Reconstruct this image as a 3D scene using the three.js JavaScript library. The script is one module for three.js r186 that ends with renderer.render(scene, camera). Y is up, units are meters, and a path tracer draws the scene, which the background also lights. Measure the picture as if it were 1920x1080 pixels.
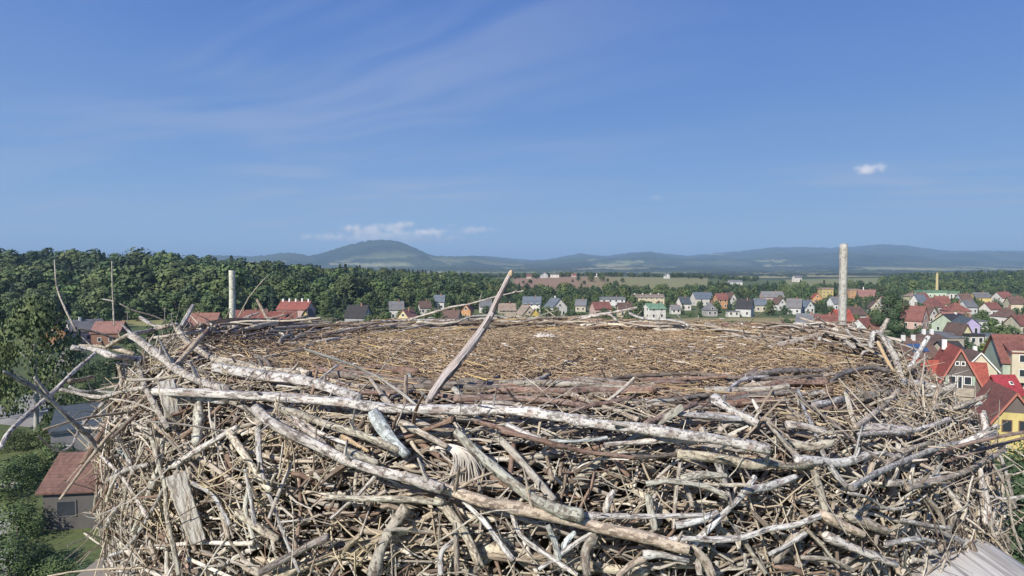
import * as THREE from 'three';
import { mergeGeometries } from 'three/addons/utils/BufferGeometryUtils.js';

// ---------------------------------------------------------------- camera, sky, sun, exposure
const F = 1150, HZ = 510;                               // focal length and horizon row for a 1920 x 1080 frame
const EYE = new THREE.Vector3(0, 20.5, 0);              // a camera on a mast, metres above the valley floor
const PITCH = Math.atan((540 - HZ) / F);
const scene = new THREE.Scene();
const camera = new THREE.PerspectiveCamera(2 * Math.atan(540 / F) * 180 / Math.PI, 16 / 9, 0.05, 40000);
camera.position.copy(EYE);
camera.rotation.x = -PITCH;
const renderer = new THREE.WebGLRenderer({ antialias: true });
renderer.toneMapping = THREE.LinearToneMapping;
renderer.toneMappingExposure = 1.22;
renderer.shadowMap.enabled = true;

const SUN = new THREE.Vector3(-0.60, 0.66, 0.45).normalize();
const sun = new THREE.DirectionalLight(new THREE.Color(1.0, 0.94, 0.84), 5.0);
sun.name = 'sun';
sun.position.copy(EYE).addScaledVector(SUN, 300);
sun.target.position.set(0, 0, -120);
sun.castShadow = true;
sun.shadow.mapSize.set(4096, 4096);
Object.assign(sun.shadow.camera, { left: -400, right: 400, top: 400, bottom: -400, near: 1, far: 1500 });
scene.add(sun, sun.target);

// ---------------------------------------------------------------- noise and random numbers
function rng(seed) {
  let a = seed >>> 0;
  return () => { a = (a + 0x6D2B79F5) >>> 0; let t = a; t = Math.imul(t ^ (t >>> 15), t | 1); t ^= t + Math.imul(t ^ (t >>> 7), t | 61); return ((t ^ (t >>> 14)) >>> 0) / 4294967296; };
}
const lerp = (a, b, t) => a + (b - a) * t, clamp = (x, a, b) => Math.min(b, Math.max(a, x));
const smooth = (a, b, x) => { const t = clamp((x - a) / (b - a), 0, 1); return t * t * (3 - 2 * t); };
function hash2(x, y, s) { let h = Math.imul(x, 374761393) ^ Math.imul(y, 668265263) ^ Math.imul(s, 2147483647 - 61); h = Math.imul(h ^ (h >>> 13), 1274126177); h ^= h >>> 16; return (h >>> 0) / 4294967296; }
function vnoise(x, y, s = 0, px = 0, py = 0) {          // value noise; px, py: periods (0: none)
  const xi = Math.floor(x), yi = Math.floor(y); let fx = x - xi, fy = y - yi;
  fx = fx * fx * (3 - 2 * fx); fy = fy * fy * (3 - 2 * fy);
  const m = (v, p) => p ? ((v % p) + p) % p : v;
  const x0 = m(xi, px), x1 = m(xi + 1, px), y0 = m(yi, py), y1 = m(yi + 1, py);
  return lerp(lerp(hash2(x0, y0, s), hash2(x1, y0, s), fx), lerp(hash2(x0, y1, s), hash2(x1, y1, s), fx), fy);
}
function fbm(x, y, s = 0, oct = 4, px = 0, py = 0) {
  let v = 0, a = 0.5, n = 0;
  for (let o = 0; o < oct; o++) { v += a * vnoise(x, y, s + o * 17, px, py); n += a; x *= 2; y *= 2; px *= 2; py *= 2; a *= 0.5; }
  return v / n;
}
const interp = (xs, ys, x) => { if (x <= xs[0]) return ys[0]; for (let i = 1; i < xs.length; i++) if (x <= xs[i]) return lerp(ys[i - 1], ys[i], (x - xs[i - 1]) / (xs[i] - xs[i - 1])); return ys[ys.length - 1]; };
const s2l = c => { c /= 255; return c <= 0.04045 ? c / 12.92 : Math.pow((c + 0.055) / 1.055, 2.4); };

// ---------------------------------------------------------------- sky: clear blue air, thin cirrus, a few small cumulus
{
  const W = 2048, Hh = 1024, data = new Float32Array(W * Hh * 4);
  const el = [-90, -2, 0, 2, 5, 9, 14, 20, 26, 40, 60, 90];
  const col = [[104, 118, 128], [116, 140, 166], [168, 194, 216], [158, 188, 216], [136, 172, 212], [119, 157, 207], [102, 141, 201], [88, 127, 194], [79, 116, 187], [68, 104, 176], [57, 91, 162], [50, 82, 154]].map(c => c.map(v => s2l(v) / 1.10));
  const puffs = [[1624, 319, 26, 10, 0.8], [1612, 325, 16, 7, 0.5], [664, 428, 32, 9, 0.85], [720, 428, 50, 10, 0.36], [755, 424, 30, 10, 0.7], [805, 437, 26, 10, 1.0], [690, 440, 70, 9, 0.3], [575, 444, 18, 5, 0.4], [880, 430, 30, 6, 0.36], [850, 422, 12, 4, 0.3], [1228, 371, 15, 5, 0.2], [740, 445, 150, 17, 0.38], [600, 446, 60, 8, 0.3], [890, 432, 50, 8, 0.3], [690, 434, 60, 9, 0.35], [770, 438, 50, 9, 0.4], [640, 447, 60, 8, 0.25], [860, 436, 50, 7, 0.2]]
    .map(([u, v, a, b, k]) => { const az = Math.atan((u - 960) / F), e = Math.atan((HZ - v) / F * Math.cos(az)); return [az, e, a / F * 0.9, b / F * 0.95, k]; });
  for (let j = 0; j < Hh; j++) {
    const e = (j + 0.5) / Hh * Math.PI - Math.PI / 2, ed = e * 180 / Math.PI;
    const base = [0, 1, 2].map(k => interp(el, col.map(c => c[k]), ed));
    for (let i = 0; i < W; i++) {
      const ang = ((i + 0.5) / W - 0.5) * 2 * Math.PI;    // three: u = atan2(z, x)/2pi + 0.5
      const dx = Math.cos(ang) * Math.cos(e), dz = Math.sin(ang) * Math.cos(e), dy = Math.sin(e);
      const c = base.slice();
      if (dy > 0) {
        const az = Math.atan2(dx, -dz);
        // paler towards the sun's side, as clear air is
        const near = smooth(-0.2, 1, (dx * SUN.x + dz * SUN.z) / Math.hypot(SUN.x, SUN.z) / Math.max(0.2, Math.cos(e)));
        for (let k = 0; k < 3; k++) c[k] = lerp(c[k], [0.30, 0.42, 0.56][k], 0.18 * near);
        // cirrus on a sheet far above
        const px = dx / (dy + 0.06), pz = dz / (dy + 0.06);
        const rot = px * 0.96 + pz * 0.28, per = -px * 0.28 + pz * 0.96;
        const wx = fbm(rot * 0.5 + 7, per * 0.5 + 9, 31, 3) * 2.2;
        const fine = fbm(rot * 0.75 + wx + 3, per * 3.2 + wx * 1.4 + 11, 5, 5), broad = fbm(rot * 0.32 + 21.3, per * 0.42 + 5.2, 77, 3);
        const patch = Math.exp(-Math.pow((az + 0.28) / 0.46, 2));
        const ci = smooth(0.40, 0.78, fine) * (smooth(0.40, 0.72, broad) * 0.8 + 0.42 * patch) * smooth(0.02, 0.12, dy) + 0.34 * patch * smooth(0.3, 0.7, broad) * smooth(0.03, 0.15, dy);
        for (let k = 0; k < 3; k++) c[k] = lerp(c[k], [0.36, 0.42, 0.56][k], clamp(ci * 0.82, 0, 0.55));
        if (dz < 0) for (const [a, ee, ra, rb, k] of puffs) {
          const qx = (az - a) / ra, qy = (e - ee) / rb;
          if (Math.abs(qx) > 2 || Math.abs(qy) > 2.4) continue;
          const n = fbm(az * 150 + 40, e * 190 + 17, 91, 4) - 0.5;
          const d = 1 - Math.hypot(qx, qy > 0 ? qy : qy * 1.25) + n * 1.5;
          const al = smooth(0, 0.62, d) * k;
          for (let q = 0; q < 3; q++) c[q] = lerp(c[q], lerp([0.36, 0.39, 0.48][q], [0.76, 0.75, 0.78][q], smooth(-0.9, 0.4, qy + n)), al);
        }
      }
      const o = (j * W + i) * 4;
      data[o] = c[0]; data[o + 1] = c[1]; data[o + 2] = c[2]; data[o + 3] = 1;
    }
  }
  const t = new THREE.DataTexture(data, W, Hh, THREE.RGBAFormat, THREE.FloatType);
  t.mapping = THREE.EquirectangularReflectionMapping; t.magFilter = t.minFilter = THREE.LinearFilter; t.colorSpace = THREE.LinearSRGBColorSpace; t.needsUpdate = true;
  scene.background = t; scene.environment = t;
}
scene.fog = new THREE.FogExp2(new THREE.Color(0.46, 0.70, 1.0), 0.00014);

// ---------------------------------------------------------------- helpers
const used = new Map();
function numbered(name) { const n = used.get(name) || 0; used.set(name, n + 1); return n ? name + '_' + String(n).padStart(3, '0') : name; }
function shadow(o) { o.castShadow = o.receiveShadow = true; return o; }
function tag(o, label, category, group) { Object.assign(o.userData, { label, category }); if (group) o.userData.group = group; return o; }
function thing(name, label, category, pos = [0, 0, 0], turn = 0, group) {
  const o = new THREE.Group(); o.name = numbered(name); o.position.set(...pos); o.rotation.y = turn; scene.add(o); return tag(o, label, category, group);
}
function part(name, geo, mat, parent, pos, scale) {
  const m = shadow(new THREE.Mesh(geo, mat)); m.name = name; parent.add(m);
  if (pos) m.position.set(...pos); if (scale) m.scale.set(...scale); return m;
}
function structure(name, geo, mat) { const m = shadow(new THREE.Mesh(geo, mat)); m.name = numbered(name); m.userData.kind = 'structure'; scene.add(m); return m; }
const SP = Math.sin(PITCH), CP = Math.cos(PITCH);
function ray(u, v) { const x = (u - 960) / F, y = (540 - v) / F; return [x, y * CP - SP, -y * SP - CP]; }
function at(u, v, depth) { const d = ray(u, v), k = depth / -d[2]; return new THREE.Vector3(EYE.x + d[0] * k, EYE.y + d[1] * k, -depth); }
function geom(pos, uv, col, idx) {
  const g = new THREE.BufferGeometry();
  g.setAttribute('position', new THREE.Float32BufferAttribute(pos, 3));
  if (uv) g.setAttribute('uv', new THREE.Float32BufferAttribute(uv, 2));
  if (col) g.setAttribute('color', new THREE.Float32BufferAttribute(col, 3));
  if (idx) g.setIndex(idx);
  g.computeVertexNormals(); return g;
}
function dataTex(W, H, fn, srgb = true) {
  const d = new Uint8Array(W * H * 4);
  for (let j = 0; j < H; j++) for (let i = 0; i < W; i++) { const c = fn(i / W, j / H), o = (j * W + i) * 4; for (let k = 0; k < 3; k++) d[o + k] = clamp(Math.round((srgb ? Math.pow(clamp(c[k], 0, 1), 1 / 2.2) : c[k]) * 255), 0, 255); d[o + 3] = 255; }
  const t = new THREE.DataTexture(d, W, H); t.magFilter = THREE.LinearFilter; t.minFilter = THREE.LinearMipmapLinearFilter; t.generateMipmaps = true;
  t.wrapS = t.wrapT = THREE.RepeatWrapping; if (srgb) t.colorSpace = THREE.SRGBColorSpace; t.needsUpdate = true; return t;
}
const C = (r, g, b) => new THREE.Color().setRGB(r, g, b);
const std = (color, o = {}) => new THREE.MeshStandardMaterial({ color: Array.isArray(color) ? C(...color) : color, roughness: 0.9, ...o });
const mix3 = (a, b, t) => [lerp(a[0], b[0], t), lerp(a[1], b[1], t), lerp(a[2], b[2], t)];

// ---------------------------------------------------------------- terrain: flat valley floor, wooded bank, far ridges
const TU = [-1500, 0, 300, 450, 600, 800, 950, 1100, 1250, 1450, 1650, 1920, 3400];
const TD = [0, 240, 330, 420, 520, 800, 1200, 2500, 4000];
const TH = [
  [0, 0, 0, 0, 0, 0, 0, 0, 0, 0, 0, 0, 0], [0, 0, 0, 0, 0, 0, 0, 0, 0, 0, 0, 0, 0],
  [8, 8, 7, 5, 4, 3, 0, 0, 0, 0, 0, 0, 0], [14.5, 14.5, 13, 10.5, 8.5, 6, 1, 0.5, 0, 0, 0, 0, 0],
  [15.5, 15.5, 13.5, 11, 9, 7, 3, 3, 2, 0, 0, 0, 0], [15, 14, 12.5, 11, 10, 9, 11, 13.5, 12, 5, 7, 9, 9],
  [18, 16, 14, 12, 11, 10, 12, 13, 12, 10, 14, 15, 15], Array(13).fill(24), Array(13).fill(48)];
const SKU = [-1500, -400, 0, 320, 380, 410, 470, 520, 545, 580, 610, 640, 665, 690, 720, 745, 770, 800, 820, 860, 880, 920, 960, 1000, 1030, 1060, 1090, 1110, 1140, 1180, 1220, 1250, 1290, 1340, 1400, 1450, 1500, 1560, 1600, 1650, 1690, 1730, 1780, 1820, 1870, 1920, 2400, 3400];
const SKV = [478, 472, 478, 487, 485, 480, 483, 477, 475, 481, 474, 466, 458, 453, 451, 454, 463, 476, 483, 484, 481, 482, 486, 489, 487, 481, 476, 479, 481, 475, 473, 477, 481, 476, 471, 465, 464, 466, 464, 459, 460, 466, 472, 471, 471, 472, 466, 474];
const ridgeAt = u => lerp(5200, 8200, smooth(840, 980, u));
function ground(x, d) {
  if (d < 1) d = 1;
  const u = 960 + F * x / d;
  const col = TU.findIndex(a => u < a), c1 = col < 0 ? TU.length - 1 : Math.max(1, col), tu = clamp((u - TU[c1 - 1]) / (TU[c1] - TU[c1 - 1]), 0, 1), su = tu * tu * (3 - 2 * tu);
  if (d <= 4000) {
    let r = 1; while (TD[r] < d) r++;
    const td = (d - TD[r - 1]) / (TD[r] - TD[r - 1]), k = r < 7 ? td * td * (3 - 2 * td) : td;
    let h = lerp(lerp(TH[r - 1][c1 - 1], TH[r - 1][c1], su), lerp(TH[r][c1 - 1], TH[r][c1], su), k);
    if (d > 1000) h += (fbm(x / 520, d / 520, 3, 3) - 0.5) * 26 * smooth(1000, 3000, d);
    return h;
  }
  const dr = ridgeAt(u), hs = EYE.y + (HZ - interp(SKU, SKV, u)) / F * dr;
  const k = (d - 4000) / (dr - 4000);
  const rough = (fbm(x / 700, d / 700, 3, 4) - 0.5);
  if (k <= 1) return lerp(48, hs, Math.pow(k, 1.15)) + rough * lerp(26, 210, Math.sin(Math.PI * k)) * (1 - k * k);
  return lerp(hs, 40, smooth(1, 2.2, k));
}
{
  const NU = 980, rows = [0.5]; for (let d = 4; d < 13500;) { rows.push(d); d *= d < 4000 ? 1.036 : 1.014; }
  const pos = [], uv = [], col = [], idx = [], rr = rng(5);
  const fa = [0.26, 0.32, 0.12], fb = [0.48, 0.42, 0.24], wood = [0.026, 0.048, 0.026];
  // pale meadows that the far slopes show: centre u, v, half sizes in u and v
  const meadows = [[690, 496, 60, 1.6], [645, 491, 22, 1.2], [740, 494, 30, 1.3], [1150, 498, 40, 4], [1185, 492, 28, 2], [1440, 490, 40, 1.6], [1465, 500, 40, 1.4], [1745, 507, 60, 1.4], [1345, 478, 22, 1.4], [1110, 488, 14, 1.2], [1400, 520, 70, 1.2], [1250, 470, 10, 0.5], [1600, 518, 90, 1.0], [1830, 503, 36, 1.2]];
  for (let j = 0; j < rows.length; j++) for (let i = 0; i <= NU; i++) {
    const u = -1500 + 4900 * i / NU, d = rows[j], x = (u - 960) / F * d;
    let h = ground(x, d);
    const v = HZ + (EYE.y - h) / d * F;
    let c;
    if (d < 1000) {
      const n = fbm(x / 26, d / 26, 8, 4), m = fbm(x / 7, d / 7, 12, 3);
      c = mix3([0.075, 0.115, 0.034], [0.16, 0.19, 0.062], clamp(n * 1.5 - 0.3 + (m - 0.5) * 0.5, 0, 1));
      if (u > 960 && u < 1330 && d > 540) c = mix3([0.38, 0.235, 0.15], [0.30, 0.29, 0.13], smooth(1040, 1210, u + (m - 0.5) * 120));
      if (u > 1470 && u < 1720 && d > 640) c = [0.27, 0.28, 0.12];
    } else {
      const n = fbm(x / 420, d / 300, 40, 4);
      let field = smooth(0.58, 0.61, n) * smooth(5200, 3600, d) * 0.9;
      for (const [mu, mv, su, sv] of meadows) { const q = Math.hypot((u - mu) / su, (v - mv) / sv) + (fbm(x / 160, d / 90, 61, 3) - 0.5) * 1.3; field = Math.max(field, smooth(1.05, 0.85, q)); }
      c = mix3(mix3(wood, [0.075, 0.105, 0.048], smooth(0.3, 0.7, fbm(x / 240, d / 200, 71, 4))), mix3(fa, fb, vnoise(x / 300, d / 200, 6)), field);
      if (field < 0.4 && d > 1200) h += rr() * lerp(4, 15, smooth(1500, 6000, d)) * (1 - smooth(0, 0.4, field));
    }
    pos.push(x, h, -d); uv.push(x / 6, d / 6); col.push(...c);
  }
  for (let j = 0; j < rows.length - 1; j++) for (let i = 0; i < NU; i++) { const a = j * (NU + 1) + i, b = a + NU + 1; idx.push(a, a + 1, b, a + 1, b + 1, b); }
  const grassMap = dataTex(512, 512, (x, y) => { const n = 0.72 + 0.5 * (fbm(x * 24, y * 24, 2, 4, 24, 24) - 0.5) + 0.4 * (fbm(x * 90, y * 90, 9, 2, 90, 90) - 0.5); return [n, n, n * 0.97]; });
  structure('terrain', geom(pos, uv, col, idx), new THREE.MeshStandardMaterial({ vertexColors: true, map: grassMap, roughness: 1 }));
  const g = new THREE.CircleGeometry(13000, 96); g.rotateX(-Math.PI / 2); g.translate(0, -0.4, 0);
  structure('ground', g, std([0.09, 0.125, 0.045], { roughness: 1 }));
}

// ---------------------------------------------------------------- trees
const leafMat = new THREE.MeshPhysicalMaterial({ vertexColors: true, roughness: 0.75, side: THREE.DoubleSide, transmission: 0.0 });
const trunkMat = std([0.11, 0.085, 0.065], { roughness: 0.95 });
const birchMat = std([0.42, 0.40, 0.36], { roughness: 0.9 });
const LEAF = { broad: [[0.050, 0.088, 0.028], [0.105, 0.155, 0.045]], olive: [[0.062, 0.094, 0.030], [0.115, 0.150, 0.050]], dark: [[0.028, 0.056, 0.024], [0.058, 0.096, 0.036]], conifer: [[0.020, 0.042, 0.022], [0.042, 0.070, 0.032]], light: [[0.10, 0.145, 0.035], [0.17, 0.22, 0.05]], birch: [[0.055, 0.090, 0.030], [0.12, 0.155, 0.052]] };
// leaf clumps spread through lobes of a unit crown (height 0..1 above the trunk's foot, radius about 0.5 * spread)
function crown(seed, kind, n, size, spread = 0.62, low = 0.22) {
  const r = rng(seed), pos = [], col = [], nor = [], [ca, cb] = LEAF[kind];
  const lobes = [];
  if (kind === 'conifer') for (let i = 0; i < 11; i++) { const t = i / 10; lobes.push([0, lerp(low, 0.97, t), 0, lerp(0.25, 0.03, t), 0.09]); }
  else {
    const m = (kind === 'birch' ? 24 : 11) + Math.floor(r() * 4), bk = kind === 'birch' ? 0.62 : 1;
    for (let i = 0; i < m; i++) {
      const a = i * 2.4 + r(), t = (i + r()) / m, prof = Math.sin(Math.PI * Math.pow(lerp(0.14, 0.97, t), 0.75)), rad = spread * 0.5 * prof * (0.55 + 0.5 * r());
      lobes.push([Math.cos(a) * rad * 0.85, lerp(low + 0.08, 0.90, t), Math.sin(a) * rad * 0.85, bk * spread * (0.18 + 0.11 * r()), spread * (0.15 + 0.09 * r())]);
    }
  }
  const c = new THREE.Vector3(), nn = new THREE.Vector3(), t1 = new THREE.Vector3(), t2 = new THREE.Vector3();
  for (let i = 0; i < n; i++) {
    const L = lobes[Math.floor(r() * lobes.length)], hueL = hash2(Math.round(L[0] * 999), Math.round(L[1] * 999), 4);
    nn.set(r() * 2 - 1, r() * 2 - 1, r() * 2 - 1); if (nn.lengthSq() < 0.01) nn.set(0, 1, 0); nn.normalize();
    const k = kind === 'conifer' ? 0.35 + 0.75 * Math.sqrt(r()) : 0.72 + 0.36 * r();
    c.set(L[0] + nn.x * L[3] * k, L[1] + nn.y * L[4] * k, L[2] + nn.z * L[3] * k);
    if (kind === 'conifer') c.y -= 0.12 * Math.hypot(c.x, c.z);
    nn.x += (r() - 0.5) * 0.9; nn.y += (r() - 0.3) * 0.7; nn.z += (r() - 0.5) * 0.9; nn.normalize();
    t1.set(r() - 0.5, r() - 0.5, r() - 0.5).cross(nn).normalize(); t2.crossVectors(nn, t1);
    const s = size * (0.55 + 0.9 * r()), w = s * (0.5 + 0.35 * r());
    if (kind === 'birch') { t1.set((r() - 0.5) * 0.5, -1, (r() - 0.5) * 0.5).normalize(); t2.crossVectors(nn, t1).normalize(); }
    const P = (a, b, q) => pos.push(c.x + t1.x * a + t2.x * b + nn.x * q, c.y + t1.y * a + t2.y * b + nn.y * q, c.z + t1.z * a + t2.z * b + nn.z * q);
    P(-s, 0, 0); P(0, -w, -s * 0.18); P(s, 0, 0); P(-s, 0, 0); P(s, 0, 0); P(0, w, -s * 0.18);
    const sn = new THREE.Vector3((c.x - L[0]) / L[3] * 0.6 + c.x * 0.6 + nn.x * 0.55, (c.y - L[1]) / L[4] * 0.6 + 0.1 + nn.y * 0.55, (c.z - L[2]) / L[3] * 0.6 + c.z * 0.6 + nn.z * 0.55).normalize(); if (sn.dot(nn) < 0.1) sn.copy(nn);
    for (let q = 0; q < 6; q++) nor.push(sn.x, sn.y, sn.z);
    const g = mix3(ca, cb, clamp(hueL * 0.55 + r() * 0.6, 0, 1)); for (let q = 0; q < 6; q++) col.push(...g);
  }
  const out = geom(pos, null, col); out.setAttribute('normal', new THREE.Float32BufferAttribute(nor, 3)); return out;
}
function limb(p, q, r0, r1, sides = 6) {
  const d = q.clone().sub(p), L = d.length(), g = new THREE.CylinderGeometry(r1, r0, L, sides, 1);
  g.translate(0, L / 2, 0); g.applyQuaternion(new THREE.Quaternion().setFromUnitVectors(new THREE.Vector3(0, 1, 0), d.normalize())); g.translate(p.x, p.y, p.z); return g;
}
function trunk(seed, kind, h = 0.8, r0 = 0.03) {
  const r = rng(seed), V = (x, y, z) => new THREE.Vector3(x, y, z), list = [limb(V(0, -0.03, 0), V(0.01, h * 0.45, 0), r0, r0 * 0.7), limb(V(0.01, h * 0.45, 0), V(0.0, h, 0.01), r0 * 0.7, r0 * 0.25)];
  if (kind !== 'conifer') for (let i = 0; i < 6; i++) { const a = i * 2.4, y = lerp(0.28, 0.6, i / 6); list.push(limb(V(0, y, 0), V(Math.cos(a) * 0.2, y + 0.14 + 0.1 * r(), Math.sin(a) * 0.2), r0 * 0.4, r0 * 0.12, 5)); }
  return mergeGeometries(list.map(g => g.toNonIndexed()));
}
const TREES = {
  broad: [0, 1, 2, 3].map(i => ({ crown: crown(10 + i, i % 2 ? 'olive' : 'broad', 900, 0.044, 0.70 + 0.07 * i, 0.14), trunk: trunk(10 + i, 'broad') })),
  dark: [0, 1, 2].map(i => ({ crown: crown(20 + i, 'dark', 900, 0.042, 0.60 + 0.09 * i, 0.16), trunk: trunk(20 + i, 'dark') })),
  light: [0].map(i => ({ crown: crown(30 + i, 'light', 520, 0.06, 0.85, 0.1), trunk: trunk(30 + i, 'light') })),
  conifer: [0, 1].map(i => ({ crown: crown(40 + i, 'conifer', 520, 0.038, 0.4, 0.1), trunk: trunk(40 + i, 'conifer', 0.9, 0.02) })),
  bush: [0, 1, 2].map(i => ({ crown: crown(90 + i, ['dark', 'broad', 'olive'][i], 2600, 0.028, 1.2, -0.05), trunk: trunk(90 + i, 'broad', 0.5, 0.03) })),
  shrub: [0, 1].map(i => ({ crown: crown(50 + i, i ? 'broad' : 'dark', 420, 0.08, 1.25, -0.05), trunk: trunk(50 + i, 'broad', 0.5, 0.03) })),
};
function tree(kind, vr, x, d, h, label, category = 'tree', group, turn = 0, wide = 1) {
  const set = TREES[kind], T = set[vr % set.length];
  const o = thing({ broad: 'broadleaf_tree', dark: 'dark_broadleaf_tree', light: 'pale_leaved_tree', conifer: 'conifer_tree', shrub: 'garden_shrub', bush: 'garden_bush' }[kind], label, category, [x, ground(x, d) - 0.05, -d], turn, group);
  o.scale.set(h * wide, h, h * wide); part('trunk', T.trunk, trunkMat, o); part('crown', T.crown, leafMat, o); return o;
}

// ---------------------------------------------------------------- houses
const PAL = { white: [0.70, 0.68, 0.64], cream: [0.62, 0.55, 0.41], yellow: [0.66, 0.54, 0.22], pale: [0.66, 0.60, 0.36], orange: [0.60, 0.34, 0.17], pink: [0.52, 0.38, 0.34], grey: [0.36, 0.36, 0.36], mauve: [0.46, 0.38, 0.56], mint: [0.52, 0.62, 0.50], brick: [0.30, 0.16, 0.11], clad: [0.155, 0.125, 0.115], dim: [0.13, 0.125, 0.12], ochre: [0.55, 0.42, 0.12], beige: [0.45, 0.39, 0.31] };
const ROOF = { red: [0.36, 0.085, 0.058], brownred: [0.24, 0.095, 0.075], brown: [0.155, 0.098, 0.078], grey: [0.21, 0.21, 0.22], bluegrey: [0.15, 0.18, 0.22], dark: [0.048, 0.045, 0.048], green: [0.18, 0.30, 0.19], pinkred: [0.33, 0.165, 0.13], terracotta: [0.24, 0.13, 0.10], rust: [0.33, 0.105, 0.078], tan: [0.34, 0.26, 0.20], slate: [0.10, 0.125, 0.145], crimson: [0.36, 0.045, 0.055] };
const renderTex = dataTex(256, 256, (x, y) => { const n = 0.86 + 0.34 * (fbm(x * 5, y * 3, 3, 5, 5, 3) - 0.5) + 0.10 * (fbm(x * 60, y * 60, 6, 2, 60, 60) - 0.5); return [n, n, n]; });
const tileTex = dataTex(256, 256, (x, y) => { const row = (y * 16) % 1, cx = Math.floor(x * 16 + (Math.floor(y * 16) % 2) * 0.5), n = 0.82 + 0.34 * (hash2(cx & 15, Math.floor(y * 16), 5) - 0.5) + 0.55 * (fbm(x * 3, y * 5, 13, 4, 3, 5) - 0.5) - (row < 0.16 ? 0.2 : 0); return [n, n, n]; });
const tileBump = dataTex(256, 256, (x, y) => { const r = (y * 16) % 1, b = 1 - r * 0.7 - (((x * 16 + (Math.floor(y * 16) % 2) * 0.5) % 1) < 0.1 ? 0.3 : 0); return [b, b, b]; }, false);
const wallMats = {}, roofMats = {};
for (const k in PAL) wallMats[k] = std(PAL[k], { map: renderTex, roughness: 0.92 });
for (const k in ROOF) roofMats[k] = std(ROOF[k], { map: tileTex, bumpMap: tileBump, bumpScale: 0.02, roughness: 0.8 });
const whitePaint = std([0.74, 0.73, 0.70], { roughness: 0.6 }), glassMat = std([0.035, 0.042, 0.05], { roughness: 0.12 }), brickMat = std([0.27, 0.15, 0.11]), blueGlass = std([0.05, 0.10, 0.22], { roughness: 0.15 });
const BOX = new THREE.BoxGeometry(1, 1, 1);
// uv in metres for any geometry, by the way each face points
function boxUV(g, s = 0.25) {
  if (g.index) g = g.toNonIndexed(); g.computeVertexNormals();
  const p = g.attributes.position, n = g.attributes.normal, uv = [];
  for (let i = 0; i < p.count; i++) { const ax = Math.abs(n.getX(i)), ay = Math.abs(n.getY(i)), az = Math.abs(n.getZ(i)); if (az >= ax && az >= ay * 0.4) uv.push(p.getX(i) * s, p.getY(i) * s * (ay > 0.3 ? 1.4 : 1)); else if (ax >= ay * 0.4) uv.push(p.getZ(i) * s, p.getY(i) * s * (ay > 0.3 ? 1.4 : 1)); else uv.push(p.getX(i) * s, p.getZ(i) * s); }
  g.setAttribute('uv', new THREE.Float32BufferAttribute(uv, 2)); return g;
}
function prism(points, depth) { const s = new THREE.Shape(points.map(p => new THREE.Vector2(...p))), g = new THREE.ExtrudeGeometry(s, { depth, bevelEnabled: false }); g.translate(0, 0, -depth / 2); return g; }
const houses = [];
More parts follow.
